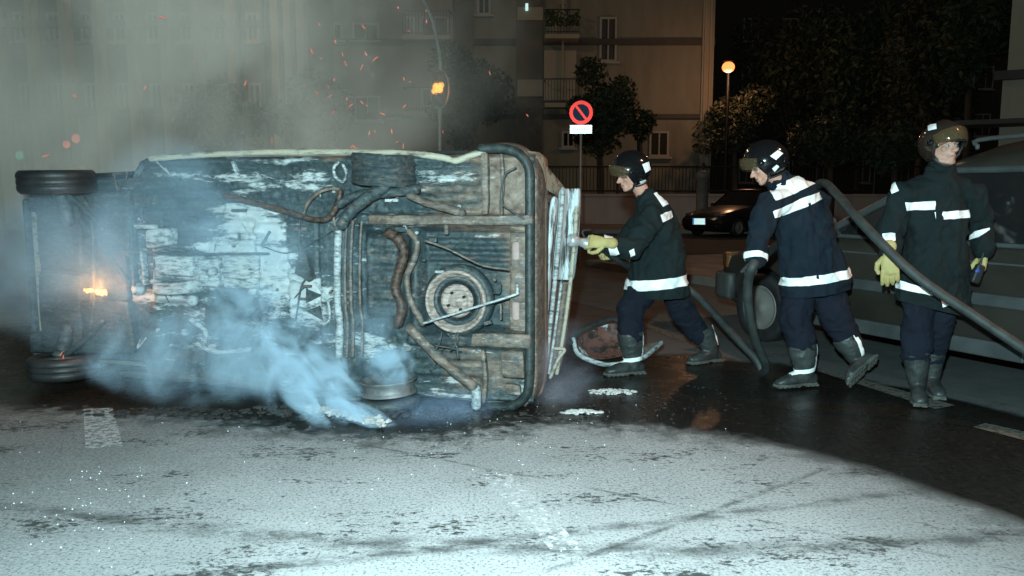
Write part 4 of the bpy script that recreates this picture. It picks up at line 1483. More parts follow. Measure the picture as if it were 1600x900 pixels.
# ============================================================ OTHER CARS
def extrude_car(name_root, loc_, rz, label, stations, wheel_x, wr, track, paint, extras):
    """stations: (x, z_bottom, z_belt, z_hood, half_bottom, half_belt, half_hood); x grows towards the rear; +y away from the camera side"""
    root = empty(name_root, loc_, rz, label, 'car')
    bm = bmesh.new()
    rings = []
    for (x, zb, zs, zt, hb, hs, ht) in stations:
        half = [(0, zb), (hb * .9, zb), (hb, zb + .05), (hs, (zb + zs) * .5), (hs * 1.0, zs - 0.08), (hs * .975, zs), (ht, zt - 0.015), (ht * .6, zt + 0.008), (0, zt + .015)]
        ring = [V((x, -a_, b_)) for a_, b_ in half] + [V((x, a_, b_)) for a_, b_ in half[-2:0:-1]]
        rings.append([bm.verts.new(p) for p in ring])
    m_ = len(rings[0])
    for a_, b_ in zip(rings, rings[1:]):
        for k_ in range(m_):
            bm.faces.new((a_[k_], a_[(k_ + 1) % m_], b_[(k_ + 1) % m_], b_[k_]))
    bm.faces.new(rings[0][::-1]); bm.faces.new(rings[-1])
    bmesh.ops.recalc_face_normals(bm, faces=bm.faces)
    # wheel arch cutter
    cb = bmesh.new()
    for xw in wheel_x:
        for sgn in (-1, 1):
            lathe(cb, [(wr * 1.16, -0.3), (wr * 1.16, 0.3)], Matrix.Translation((xw, sgn * (track / 2 + 0.05), wr)) @ align((0, 1, 0)).to_4x4(), 28)
    bmesh.ops.recalc_face_normals(cb, faces=cb.faces)
    cm = bpy.data.meshes.new('cut'); cb.to_mesh(cm); cb.free()
    co_ = bpy.data.objects.new('cut', cm); col.objects.link(co_)
    b_ = applied('body', bm, [('BOOLEAN', dict(operation='DIFFERENCE', object=co_, solver='EXACT')), ('BEVEL', dict(width=0.02, segments=2, limit_method='ANGLE', angle_limit=R_(28)))], paint, root)
    b_.data.set_sharp_from_angle(angle=R_(38))
    bpy.data.objects.remove(co_)
    for i_, xw in enumerate(wheel_x):
        for sgn in (-1, 1):
            e_ = empty('wheel'); e_.parent = root
            c_ = V((xw, sgn * (track / 2 - 0.02), wr))
            wheel_parts(e_, c_, wr, 0.19, (0, sgn, 0), True, M['hubcap'], n=32)
    # dark liner inside arches
    extras(root)
    return root


t = NT('hubcap')
t.set(t.mix(t.noise(t.co(), 12, 4), (0.16, 0.155, 0.14), (0.26, 0.24, 0.22)), 0.5, 0.2)
M['hubcap'] = t.m
M['green_paint'] = varied('dark_green_paint', (0.022, 0.020, 0.016), (0.036, 0.032, 0.026), 3, 0.3, 0.1, bump=0)
M['black_paint'] = varied('black_paint', (0.008, 0.008, 0.008), (0.014, 0.013, 0.012), 3, 0.22, 0.0, bump=0)
M['trim_grey'] = varied('trim_grey', (0.04, 0.045, 0.046), (0.075, 0.08, 0.08), 4, 0.35)
M['bumper_plastic'] = varied('bumper_plastic', (0.035, 0.037, 0.035), (0.06, 0.062, 0.058), 6, 0.6)
M['amber'] = NT('amber_lens').set((0.12, 0.05, 0.015), 0.15).m
M['lens'] = NT('lamp_lens').set((0.12, 0.12, 0.11), 0.08, 0.4).m


def cabin(root, xs, sill, top, hw_s, hw_t, paint, pillars, nroof=(0.03, 0.05), crown=0.06, pm=None):
    """glass house from 4 points in x: cowl, roof front, roof rear, tail"""
    x0, x1, x2, x3 = xs
    bm = bmesh.new()
    A_ = [V((x0, -hw_s, sill)), V((x1, -hw_t, top)), V((x2, -hw_t, top)), V((x3, -hw_s, sill))]
    prof_ = [V((p.x, 0, p.z)) for p in A_]
    q_ = [[bm.verts.new(p) for p in A_], [bm.verts.new(V((p.x, -p.y, p.z))) for p in A_]]
    bm.faces.new(q_[0]); bm.faces.new(q_[1][::-1])
    for k_ in range(4):
        bm.faces.new((q_[0][k_], q_[1][k_], q_[1][(k_ + 1) % 4], q_[0][(k_ + 1) % 4]))
    done('windows', bm, M['dark_glass'], root)
    # roof
    bm = bmesh.new()
    ry, rows_ = 8, []
    for i in range(11):
        s_ = i / 10
        x = x1 + (x2 - x1) * s_
        e_ = math.sin(PI * min(1, max(0, s_))) ** 0.4 if 0 < s_ < 1 else 0
        rows_.append([bm.verts.new((x, hw_t * (-1 + 2 * j / ry) * 1.02, top + 0.01 + crown * (e_ * 0.8 + .2) * (1 - (abs(-1 + 2 * j / ry)) ** 3))) for j in range(ry + 1)])
    for a_, b_ in zip(rows_, rows_[1:]):
        for j in range(ry): bm.faces.new((a_[j], a_[j + 1], b_[j + 1], b_[j]))
    applied('roof', bm, [('SOLIDIFY', dict(thickness=0.05, offset=0))], paint, root)
    # pillars and rails
    for sgn in (-1, 1):
        bm = bmesh.new()
        g_ = lambda x, z: V((x, sgn * (hw_s + (hw_t - hw_s) * (z - sill) / (top - sill) + 0.006), z))
        for (a_, b_, r_) in [((x0, sill), (x1, top), 0.032), ((x3, sill), (x2, top), 0.05)] + [((px_, sill), (px_ + dx_, top), 0.03) for px_, dx_ in pillars]:
            limb(bm, [g_(*a_), g_(*b_)], [r_, r_], n=8)
        limb(bm, [g_(x0, sill), g_(x3, sill)], [0.018, 0.018], n=8)
        limb(bm, [g_(x1, top), g_(x2, top)], [0.026, 0.026], n=8)
        done('pillars', bm, pm or paint, root, smooth=True)


def plate(parent, c, w_, h_, nrm, text=None):
    rot = align(nrm, V(nrm).cross(V((0, 0, 1))) * -1)
    e_ = bmesh.new()
    box(e_, c, (w_, h_, 0.02), rot, 0.004)
    pl_ = done('number_plate', e_, M['retro_sign'], parent)
    e_ = bmesh.new()
    xa = rot @ V((1, 0, 0))
    box(e_, V(c) - xa * (w_ * 0.46) + rot @ V((0, 0, 0.006)), (w_ * 0.08, h_ * 0.98, 0.02), rot)
    done('blue_band', e_, NT('eu_blue').set((0.05, 0.25, 0.7), 0.4, 0.6).m, pl_)
    return pl_


def sweep_rect(bm, pts, hz, hw):
    fr = frames(pts, (0, 0, 1))
    sec = [(-1, -.7), (-.8, -1), (.8, -1), (1, -.7), (1, .7), (.8, 1), (-.8, 1), (-1, .7)]
    rings = [[bm.verts.new(p + f[1] * (a * hz) + f[2] * (b * hw)) for a, b in sec] for p, f in zip(pts, fr)]
    for a, b in zip(rings, rings[1:]):
        for k in range(8): bm.faces.new((a[k], a[(k + 1) % 8], b[(k + 1) % 8], b[k]))
    bm.faces.new(rings[0][::-1]); bm.faces.new(rings[-1])


# estate / people carrier at the right: local -x is the front, local -y faces the camera
def suv_extras(root):
    cabin(root, (0.62, 1.62, 3.45, 3.72), 1.0, 1.5, 0.82, 0.76, M['green_paint'], [(1.55, 0.12), (2.6, 0.05)], crown=0.24, pm=M['trim_grey'])
    for (x0, x1, z, hh, th) in ((0.42, 3.0, 0.635, 0.085, 0.03), (0.42, 2.35, 0.31, 0.11, 0.05)):
        bm = bmesh.new()
        box(bm, ((x0 + x1) / 2, -0.875, z), (x1 - x0, th, hh), bev=0.012)
        done('side_moulding', bm, M['trim_grey'], root)
    bm = bmesh.new()
    box(bm, (1.7, -0.862, 0.88), (2.2, 0.012, 0.012))
    done('waist_line', bm, M['trim_grey'], root)
    for x in (0.62, 1.66, 2.62):
        bm = bmesh.new()
        box(bm, (x, -0.861, 0.66), (0.008, 0.012, 0.64))
        done('door_gap', bm, M['hole'], root)
    for x in (1.5, 2.48):
        bm = bmesh.new()
        box(bm, (x, -0.872, 0.86), (0.16, 0.03, 0.025), bev=0.008)
        done('door_handle', bm, M['bumper_plastic'], root)
    bm = bmesh.new()
    # wrap-round bumper
    P = [V((-0.36, -0.865, 0.47)), V((-0.56, -0.84, 0.47)), V((-0.66, -0.72, 0.47)), V((-0.71, -0.4, 0.47)), V((-0.72, 0.0, 0.47)), V((-0.71, 0.4, 0.47)), V((-0.66, 0.72, 0.47)), V((-0.56, 0.84, 0.47)), V((-0.36, 0.865, 0.47))]
    sweep_rect(bm, spline(P, 3), 0.12, 0.045)
    done('bumper', bm, M['bumper_plastic'], root, smooth=True)
    for s_ in (-1, 1):
        bm = bmesh.new()
        box(bm, (-0.585, s_ * 0.56, 0.70), (0.12, 0.34, 0.16), Matrix.Rotation(s_ * 0.12, 3, 'Z'), 0.03)
        h_ = done('headlight', bm, M['lens'], root)
        bm = bmesh.new()
        box(bm, (-0.54, s_ * 0.76, 0.70), (0.16, 0.10, 0.14), Matrix.Rotation(s_ * 0.5, 3, 'Z'), 0.02)
        done('indicator', bm, M['amber'], h_)
        bm = bmesh.new()
        limb(bm, [V((0.80, s_ * 0.84, 1.02)), V((0.80, s_ * 0.93, 1.05))], [0.02, 0.02], n=8)
        box(bm, (0.80, s_ * 1.0, 1.08), (0.09, 0.2, 0.14), bev=0.03)
        done('wing_mirror', bm, M['bumper_plastic'], root)
    bm = bmesh.new()
    for k_ in range(5): box(bm, (-0.62, 0, 0.64 + k_ * 0.03), (0.06, 0.7, 0.012))
    done('grille', bm, M['bumper_plastic'], root)
    for k_ in range(2):
        bm = bmesh.new()
        limb(bm, spline([V((1.75, (-0.6, 0.6)[k_], 1.66)), V((1.85, (-0.6, 0.6)[k_], 1.72)), V((3.2, (-0.6, 0.6)[k_], 1.72)), V((3.3, (-0.6, 0.6)[k_], 1.66))], 5), [0.016] * 16, n=8)
        done('roof_rail', bm, M['bumper_plastic'], root, smooth=True)


st = [(-0.64, 0.36, 0.62, 0.66, 0.62, 0.66, 0.6), (-0.60, 0.30, 0.70, 0.75, 0.74, 0.78, 0.68), (-0.42, 0.27, 0.76, 0.81, 0.80, 0.845, 0.72), (0.0, 0.25, 0.83, 0.89, 0.83, 0.86, 0.74), (0.45, 0.24, 0.90, 0.98, 0.84, 0.86, 0.76), (0.75, 0.24, 0.95, 1.02, 0.84, 0.86, 0.8),
      (2.0, 0.24, 0.97, 1.02, 0.84, 0.86, 0.8), (3.3, 0.25, 0.98, 1.02, 0.84, 0.86, 0.8), (3.78, 0.3, 0.98, 1.02, 0.80, 0.83, 0.78), (3.9, 0.4, 0.9, 0.96, 0.7, 0.76, 0.7)]
wc = gnd(1195, 533)
rzs = math.atan2(ROAD.y, ROAD.x)
# local x = ROAD (front to rear); local y = left of it = PERP side
suv_loc = V((wc.x, wc.y, 0)) + PERP * 0.80
suv = extrude_car('parked_car', suv_loc, rzs, 'dark grey green estate car parked on the right beside the firefighters', st, (0.0, 2.72), 0.315, 1.62, M['green_paint'], suv_extras)


def black_extras(root):
    cabin(root, (0.75, 1.35, 2.7, 3.25), 0.9, 1.36, 0.76, 0.6, M['black_paint'], [(1.95, 0.0)], crown=0.06)
    for s_ in (-1, 1):
        bm = bmesh.new()
        ball(bm, (-0.60, s_ * 0.56, 0.66), (0.12, 0.2, 0.06), Matrix.Rotation(-s_ * 0.35, 3, 'Z'), 16)
        done('headlight', bm, M['lens'], root, smooth=True)
        bm = bmesh.new()
        ball(bm, (-0.76, s_ * 0.58, 0.36), 0.05, seg=10)
        done('fog_lamp', bm, M['lens'], root, smooth=True)
        bm = bmesh.new()
        limb(bm, [V((0.95, s_ * 0.74, 0.92)), V((0.95, s_ * 0.92, 0.95))], [0.05, 0.07], n=8)
        done('wing_mirror', bm, M['black_paint'], root, smooth=True)
    bm = bmesh.new()
    for k_ in range(3): box(bm, (-0.785, 0, 0.27 + k_ * 0.045), (0.03, 0.9, 0.014))
    done('grille', bm, M['bumper_plastic'], root)
    plate(root, (-0.88, -0.10, 0.47), 0.50, 0.19, (-0.80, -0.60, 0.05))


st = [(-0.82, 0.3, 0.46, 0.54, 0.5, 0.6, 0.5), (-0.76, 0.2, 0.52, 0.62, 0.66, 0.74, 0.6), (-0.55, 0.17, 0.60, 0.72, 0.76, 0.82, 0.66), (0.0, 0.16, 0.72, 0.82, 0.80, 0.84, 0.7), (0.7, 0.16, 0.84, 0.92, 0.82, 0.84, 0.72),
      (1.5, 0.16, 0.90, 0.95, 0.82, 0.85, 0.74), (2.9, 0.17, 0.92, 0.96, 0.82, 0.84, 0.74), (3.3, 0.2, 0.9, 0.96, 0.78, 0.8, 0.7), (3.45, 0.3, 0.8, 0.85, 0.7, 0.74, 0.66)]
b1 = gnd(1100, 371)
bc = empty('x')
bpy.data.objects.remove(bc)
# nose towards the camera and a little left; body runs off to the right behind the firefighter
rb = R_(38)
bloc = V((b1.x, b1.y, 0)) + V((math.cos(rb), math.sin(rb), 0)) * 0.85 + V((-math.sin(rb), math.cos(rb), 0)) * 0.2
blk = extrude_car('parked_car', bloc + V((0, 0, 0.004)), rb, 'small black car with a bright number plate parked in front of the low wall', st, (0.0, 2.45), 0.29, 1.5, M['black_paint'], black_extras)

# ============================================================ SIGN
sp_ = at(908, 176, 14.0)
sg = empty('no_parking_sign', (sp_.x, 14.0, 0), -0.086, 'round red ringed no parking sign with a small white plate below', 'road sign')
zc = sp_.z
bm = bmesh.new()
limb(bm, [(0, 0.03, 0), (0, 0.03, zc + 0.2)], [0.021, 0.021], n=10)
done('pole', bm, varied('sign_pole', (0.2, 0.15, 0.12), (0.3, 0.24, 0.2), 9, 0.6, 0.2), sg, smooth=True)
face = (sp_ - V((0, 0, CAM_H)) * 0 - V(FLASH)).normalized() * -1
RR = align((0, -1, 0), (1, 0, 0))
TS = Matrix.Translation((0, 0, zc)) @ RR.to_4x4()
bm = bmesh.new()
lathe(bm, [(0.202, 0.0), (0.202, 0.008), (0.001, 0.0081)], TS, 40)
dsc = done('sign_disc', bm, M['retro_blue'], sg)
bm = bmesh.new()
lathe(bm, [(0.202, 0.0085), (0.202, 0.012), (0.142, 0.012), (0.142, 0.0085)], TS, 48, close=True)
box(bm, V((0, -0.0102, zc)), (0.042, 0.003, 0.30), Matrix.Rotation(R_(-38), 3, 'Y'))
done('red_ring', bm, M['retro_red'], sg)
bm = bmesh.new()
box(bm, (0, -0.004, zc - 0.283), (0.385, 0.012, 0.15), bev=0.003)
pt = done('sign_plate', bm, M['retro_sign'], sg)
# faint row of worn characters on the plate
bm = bmesh.new()
rn = random.Random(2)
x = -0.14
while x < 0.13:
    ww_ = rn.uniform(0.014, 0.03)
    box(bm, (x + ww_ / 2, -0.0108, zc - 0.283 + rn.uniform(-.004, .004)), (ww_, 0.002, rn.uniform(0.02, 0.034)))
    x += ww_ + 0.014
done('worn_lettering', bm, NT('faded_ink').set((0.55, 0.6, 0.55), 0.45, 0.8).m, pt)

# ============================================================ TRAFFIC LIGHTS
M['tl_post'] = varied('signal_post', (0.28, 0.3, 0.28), (0.42, 0.42, 0.4), 8, 0.5, 0.3)
M['tl_case'] = NT('signal_case').set((0.02, 0.02, 0.02), 0.5).m
M['off_lens'] = NT('off_lens').set((0.04, 0.015, 0.012), 0.2).m
M['amber_on'] = emit('amber_on', (1.0, 0.36, 0.04), 1.7)
M['red_on'] = emit('red_on', (1.0, 0.16, 0.10), 0.9)
M['green_on'] = emit('green_on', (0.1, 1.0, 0.6), 0.45)
Yt = 15.0
c0 = at(688, 140, Yt)
tl = empty('traffic_light', (at(686, 240, Yt).x, Yt, 0), 0, 'flashing amber traffic light on a tall mast that curves away at the top', 'traffic light')
tx = tl.location.x
bm = bmesh.new()
mp = [V((0, 0.0, 0))] + [at(x_, y_, Yt) - tl.location for x_, y_ in ((687, 200), (688, 110), (684, 70), (674, 30), (658, -5), (632, -40), (598, -62))]
sp2 = spline(mp, 6)
limb(bm, sp2, [0.036 - 0.012 * i / (len(sp2) - 1) for i in range(len(sp2))], n=10)
done('mast', bm, M['tl_post'], tl, smooth=True)
cl = c0 - tl.location
bm = bmesh.new()
box(bm, cl + V((-0.02, -0.14, 0.0)), (0.24, 0.16, 0.62), bev=0.05)
cs_ = done('signal_case', bm, M['tl_case'], tl)
bm = bmesh.new()
# oval backing board with pale rim
TB = Matrix.Translation(cl + V((0.0, -0.05, 0.0))) @ Matrix.Rotation(R_(-28), 4, 'Z') @ align((0, -1, 0), (1, 0, 0)).to_4x4() @ Matrix.Diagonal((0.20, 0.34, 1, 1))
lathe(bm, [(1, 0), (1, 0.01), (0.001, 0.011)], TB, 32)
bb = done('backing_board', bm, M['tl_case'], tl)
bm = bmesh.new()
lathe(bm, [(1.03, -0.004), (1.03, 0.016), (0.94, 0.016), (0.94, -0.004)], TB, 40, close=True)
done('board_rim', bm, varied('rim_paint', (0.35, 0.25, 0.22), (0.45, 0.33, 0.3), 9, 0.5), bb)
for dz, m_ in ((0.2, 'off_lens'), (0.0, None), (-0.2, 'off_lens')):
    bm = bmesh.new()
    if m_:
        lathe(bm, [(0.085, 0), (0.08, 0.012), (0.001, 0.02)], Matrix.Translation(cl + V((-0.02, -0.225, dz))) @ align((0, -1, 0)).to_4x4(), 20)
        done('lens', bm, M[m_], cs_, smooth=True)
    else:
        for (ax_, az_, rr2) in ((-0.045, 0.03, 0.062), (-0.055, -0.055, 0.066), (0.03, -0.03, 0.06), (0.055, 0.045, 0.058)):
            ball(bm, cl + V((-0.02 + ax_, -0.235, dz + az_)), (rr2, 0.025, rr2), seg=16)
        done('lit_lens', bm, M['amber_on'], cs_, smooth=True)
    bm = bmesh.new()
    ang = [R_(a_) for a_ in range(-20, 201, 20)]
    ins = [bm.verts.new(cl + V((-0.02 + 0.105 * math.cos(a_), -0.22, dz + 0.105 * math.sin(a_)))) for a_ in ang]
    outs = [bm.verts.new(cl + V((-0.02 + 0.105 * math.cos(a_), -0.34 if 0.1 < a_ < 3.0 else -0.26, dz + 0.105 * math.sin(a_)))) for a_ in ang]
    for k_ in range(len(ang) - 1): bm.faces.new((ins[k_], ins[k_ + 1], outs[k_ + 1], outs[k_]))
    applied('visor_hood', bm, [('SOLIDIFY', dict(thickness=0.006))], M['tl_case'], cs_)
lamp('amber_light', 'POINT', cl + V((0, -0.4, 0)), 6, (1, 0.4, 0.06), 0.08, tl)


def far_signal(px, py, Y, mat, label, lit_dz):
    c_ = at(px, py, Y)
    r_ = empty('traffic_light', (c_.x, Y, 0), 0, label, 'traffic light', 'distant traffic lights in the smoke')
    z = c_.z
    bm = bmesh.new()
    limb(bm, [(0, 0.14, 0), (0, 0.14, z + 0.5)], [0.05, 0.05], n=8)
    done('mast', bm, M['tl_post'], r_, smooth=True)
    bm = bmesh.new()
    box(bm, (0, 0, z - lit_dz), (0.3, 0.2, 0.86), bev=0.04)
    k2 = done('signal_case', bm, M['tl_case'], r_)
    bm = bmesh.new()
    ball(bm, (0, -0.11, z), (0.12, 0.03, 0.12), seg=16)
    done('lit_lens', bm, M[mat], k2, smooth=True)


far_signal(122, 217, 22, 'red_on', 'distant red traffic light, upper of the two red ones in the smoke', 0.27)
far_signal(107, 226, 25, 'red_on', 'distant red traffic light, lower of the two red ones in the smoke', 0.27)
far_signal(34, 243, 24, 'green_on', 'distant green traffic light at the far left in the smoke', -0.27)
# ============================================================ PEOPLE
def cloth(name, c1, c2):
    t = NT(name)
    co = t.co()
    t.set(t.mix(t.ramp(t.noise(co, 5, 6, 0.65), [(0.3, 0.0), (0.7, 1.0)]), c1, c2), 0.9)
    t.b.inputs['Specular IOR Level'].default_value = 0.2
    fo = t.noise(t.co(scale=(1, 1, 0.55), rot=(0.3, 0.4, 0)), 11, 3, 0.5, 1.2)
    t.bump(t.mix(0.25, t.mix(0.35, fo, t.noise(co, 26, 5, 0.6)), t.noise(co, 220, 2)), 1.0, 0.035)
    return t.m


M['skin'] = varied('skin', (0.50, 0.24, 0.17), (0.60, 0.31, 0.23), 14, 0.55, bump=0.1, bscale=90)
M['stubble'] = varied('skin_stubble', (0.36, 0.19, 0.14), (0.50, 0.26, 0.19), 18, 0.6, bump=0.15, bscale=120)
M['hair'] = NT('dark_hair').set((0.015, 0.012, 0.01), 0.6).m
M['eye'] = NT('eye_white').set((0.28, 0.26, 0.25), 0.4).m
M['lip'] = NT('lip').set((0.36, 0.15, 0.12), 0.5).m
M['coat1'] = cloth('coat_teal', (0.009, 0.016, 0.017), (0.017, 0.026, 0.027))
M['coat2'] = cloth('coat_navy', (0.008, 0.014, 0.022), (0.015, 0.024, 0.036))
M['coat3'] = cloth('coat_slate', (0.008, 0.013, 0.014), (0.015, 0.022, 0.023))
M['trouser'] = cloth('trouser_navy', (0.008, 0.011, 0.020), (0.014, 0.017, 0.028))
M['boot'] = varied('boot_leather', (0.022, 0.025, 0.025), (0.055, 0.06, 0.056), 9, 0.45, bump=0.4, bscale=40)
M['sole'] = varied('boot_sole', (0.05, 0.052, 0.046), (0.1, 0.1, 0.085), 9, 0.8)
M['glove'] = varied('glove_hide', (0.36, 0.28, 0.10), (0.5, 0.4, 0.17), 12, 0.8, bump=0.3)
M['glove_dark'] = varied('glove_dark', (0.02, 0.02, 0.02), (0.04, 0.04, 0.038), 12, 0.8)
M['helmet_black'] = NT('helmet_black').set((0.008, 0.008, 0.009), 0.14).m
M['helmet_bronze'] = NT('helmet_bronze').set((0.05, 0.035, 0.028), 0.12, 0.5).m
M['visor'] = glass('visor_amber', (0.12, 0.08, 0.04), 0.05, 0.35)
M['strap'] = NT('strap').set((0.012, 0.012, 0.012), 0.6).m


def rebase(o, base):
    o.data.transform(Matrix.Translation(-base))


def wrinkle(o, amp, seed, axis_scale=(1, 1, 1)):
    me = o.data
    ns = [v.normal.copy() for v in me.vertices]
    s = V((seed * 3.1, seed * 1.7, 0))
    for v, n in zip(me.vertices, ns):
        p = V((v.co.x * axis_scale[0], v.co.y * axis_scale[1], v.co.z * axis_scale[2]))
        a = noise.noise(p * 5 + s)
        r = 1 - abs(noise.noise(p * 8 + s * 2 + V((a, a, 0)) * 0.8)) * 2.2
        c = noise.noise(p * 19 + s)
        q = V((p.x * 9 + p.z * 4, p.y * 9, p.z * 6 - p.x * 3)) + s * 2 + V((a, a, a)) * 0.9
        r1 = 1 - abs(noise.noise(q)) * 3.2
        q2 = V((p.x * 15 - p.z * 8, p.y * 15, p.z * 11)) + s
        r2 = 1 - abs(noise.noise(q2)) * 3.0
        v.co += n * (amp * (0.6 * a + 0.60 * max(r1, -0.6) * (0.45 + 0.5 * (a + .5)) + 0.30 * max(r2, -.5) * (0.5 - a) + 0.10 * c))


def strip_cut(src, planes, keep=None, off=0.005, name='reflective_stripe', mat=None, parent=None):
    bm = bmesh.new()
    bm.from_mesh(src.data)
    for co_, no_ in planes:
        bmesh.ops.bisect_plane(bm, geom=bm.verts[:] + bm.edges[:] + bm.faces[:], plane_co=co_, plane_no=no_, clear_inner=True, dist=1e-5)
    if keep:
        bad = [f for f in bm.faces if not keep(f.calc_center_median(), f.normal)]
        bmesh.ops.delete(bm, geom=bad, context='FACES')
    if bm.faces:
        todo = set(bm.faces); isl = []
        while todo:
            st_ = [todo.pop()]; cur = []
            while st_:
                f = st_.pop(); cur.append(f)
                for e in f.edges:
                    for g2 in e.link_faces:
                        if g2 in todo:
                            todo.discard(g2); st_.append(g2)
            isl.append(cur)
        ar = [sum(f.calc_area() for f in c_) for c_ in isl]
        mx = max(ar)
        isl = [c_ for c_, a_ in zip(isl, ar) if a_ > 0.3 * mx] and sorted(isl, key=lambda c_: (sum(f.calc_area() for f in c_) > 0.3 * mx, -min((v.co - V((0, 0, CAM_H))).length for f in c_ for v in f.verts)))
        bad = [f for c_ in isl[:-1] for f in c_]
        if bad: bmesh.ops.delete(bm, geom=bad, context='FACES')
    if not bm.faces:
        bm.free()
        print('EMPTY STRIP', name, parent.name if parent else '')
        return None
    # relax the tape so it bridges the smallest creases
    for v in bm.verts: v.normal_update()
    for v in bm.verts: v.co += v.normal * off
    me = bpy.data.meshes.new(name)
    bm.to_mesh(me)
    bm.free()
    o = link(name, me, None, parent, True)
    me.materials.clear()
    me.materials.append(mat or M['retro'])
    return o


def px_strip(src, quad, parent, back=False, **kw):
    C0 = V((0, 0, CAM_H))
    rs = [ray(*q) for q in quad]
    cen = sum(rs, V()) / len(rs)
    pls = []
    for a, b in zip(rs, rs[1:] + rs[:1]):
        n = a.cross(b).normalized()
        if n.dot(cen) < 0: n = -n
        pls.append((C0, n))
    return strip_cut(src, pls, lambda c, n: n.dot(c - C0) < 0, parent=parent, **kw)


def band(src, a, b, t, wd, parent, rad=0.14, **kw):
    a, b = V(a), V(b)
    d = (b - a).normalized()
    p = a.lerp(b, t)
    return strip_cut(src, [(p - d * wd / 2, d), (p + d * wd / 2, -d)], lambda c, n: ((c - p) - d * (c - p).dot(d)).length < rad, parent=parent, **kw)


def build_head(bm, c, fwd, up, s=1.0):
    y = V(fwd).normalized()
    z = V(up)
    z = (z - y * z.dot(y)).normalized()
    x = y.cross(z)
    B = basis(x, y, z)
    P = lambda a, b, d: V(c) + B @ (V((a, b, d)) * s)
    ball(bm, P(0, -0.012, 0.035), (0.074 * s, 0.093 * s, 0.082 * s), B, 20)
    ball(bm, P(0, 0.012, -0.012), (0.064 * s, 0.076 * s, 0.082 * s), B, 20)
    limb(bm, [P(0, 0.02, -0.045), P(0, 0.058, -0.092)], [(0.052 * s, 0.038 * s), (0.026 * s, 0.020 * s)], x, 14)
    for e in (-1, 1):
        limb(bm, [P(e * 0.058, -0.008, -0.03), P(e * 0.045, 0.03, -0.08), P(e * 0.012, 0.068, -0.094)], [0.016 * s, 0.018 * s, 0.016 * s], n=10)
        ball(bm, P(e * 0.040, 0.062, -0.012), (0.022 * s, 0.018 * s, 0.02 * s), B, 12)
        limb(bm, [P(e * 0.008, 0.087, 0.024), P(e * 0.045, 0.072, 0.024)], [0.008 * s, 0.009 * s], n=8)
        ball(bm, P(e * 0.074, -0.012, -0.005), (0.009 * s, 0.020 * s, 0.032 * s), B, 10)
        ball(bm, P(e * 0.012, 0.098, -0.028), (0.010 * s, 0.011 * s, 0.009 * s), B, 8)
    limb(bm, [P(0, 0.084, 0.018), P(0, 0.100, -0.008), P(0, 0.112, -0.026)], [0.009 * s, 0.010 * s, 0.012 * s], n=10)
    limb(bm, [P(-0.024, 0.078, -0.054), P(0, 0.090, -0.052), P(0.024, 0.078, -0.054)], [0.006 * s, 0.009 * s, 0.006 * s], n=8)
    limb(bm, [P(-0.022, 0.076, -0.068), P(0, 0.088, -0.068), P(0.022, 0.076, -0.068)], [0.006 * s, 0.010 * s, 0.006 * s], n=8)
    ball(bm, P(0, 0.070, -0.094), (0.022 * s, 0.018 * s, 0.017 * s), B, 12)
    return P, B


def face_dents(o, P, s=1.0):
    dents = [(P(-0.031, 0.093, 0.004), 0.019, 0.011), (P(0.031, 0.093, 0.004), 0.019, 0.011), (P(0, 0.098, -0.0605), 0.008, 0.005), (P(-0.016, 0.092, -0.0605), 0.008, 0.005), (P(0.016, 0.092, -0.0605), 0.008, 0.005)]
    for v in o.data.vertices:
        for c, r, a in dents:
            d = (v.co - c).length
            if d < r * 2.5: v.co -= v.normal * a * math.exp(-(d / r) ** 2)


def glove(name, wrist, hand_dir, palm_n, mat, parent, base, curl=0.6, thumb=1, s=1.0, spread=1.0):
    """palm_n: out of the palm; thumb: +1/-1 side"""
    y = V(hand_dir).normalized()
    z = V(palm_n)
    z = (z - y * z.dot(y)).normalized()
    x = y.cross(z) * thumb
    w_ = V(wrist)
    P = lambda a, b, d: w_ + (x * a + y * b + z * d) * s
    bm = bmesh.new()
    limb(bm, [P(0, -0.045, 0), P(0, 0.0, 0), P(0.0, 0.05, 0.002), P(0, 0.088, 0.004)], [(0.036 * s, 0.034 * s), (0.031 * s, 0.025 * s), (0.042 * s, 0.021 * s), (0.042 * s, 0.017 * s)], x, 16)
    for k, (off, ln, r) in enumerate(((0.033, 0.072, 0.0115), (0.011, 0.080, 0.0120), (-0.012, 0.074, 0.0115), (-0.034, 0.060, 0.0105))):
        p = P(off, 0.085, 0.004)
        pts = [P(off * 0.8, 0.06, 0.003), p]
        a = curl * (0.55 + 0.08 * k)
        for seg in (0.45, 0.30, 0.25):
            d = (y * math.cos(a) + z * math.sin(a) + x * off * 1.6 * spread).normalized()
            p = p + d * ln * seg * s
            pts.append(p)
            a += curl * 0.75
        limb(bm, pts, [r * s * q for q in (1, 1.05, 1.0, 0.95, 0.82)], n=10)
    t0 = P(0.030, 0.018, 0.008)
    t1 = P(0.056, 0.045, 0.020 + 0.01 * curl)
    t2 = P(0.060, 0.072, 0.030 + 0.02 * curl)
    t3 = P(0.052, 0.092, 0.038 + 0.028 * curl)
    limb(bm, [t0, t1, t2, t3], [0.016 * s, 0.015 * s, 0.013 * s, 0.011 * s], n=10)
    o = fuse(name, bm, 0.0042, 2, mat, parent)
    rebase(o, base)
    return o


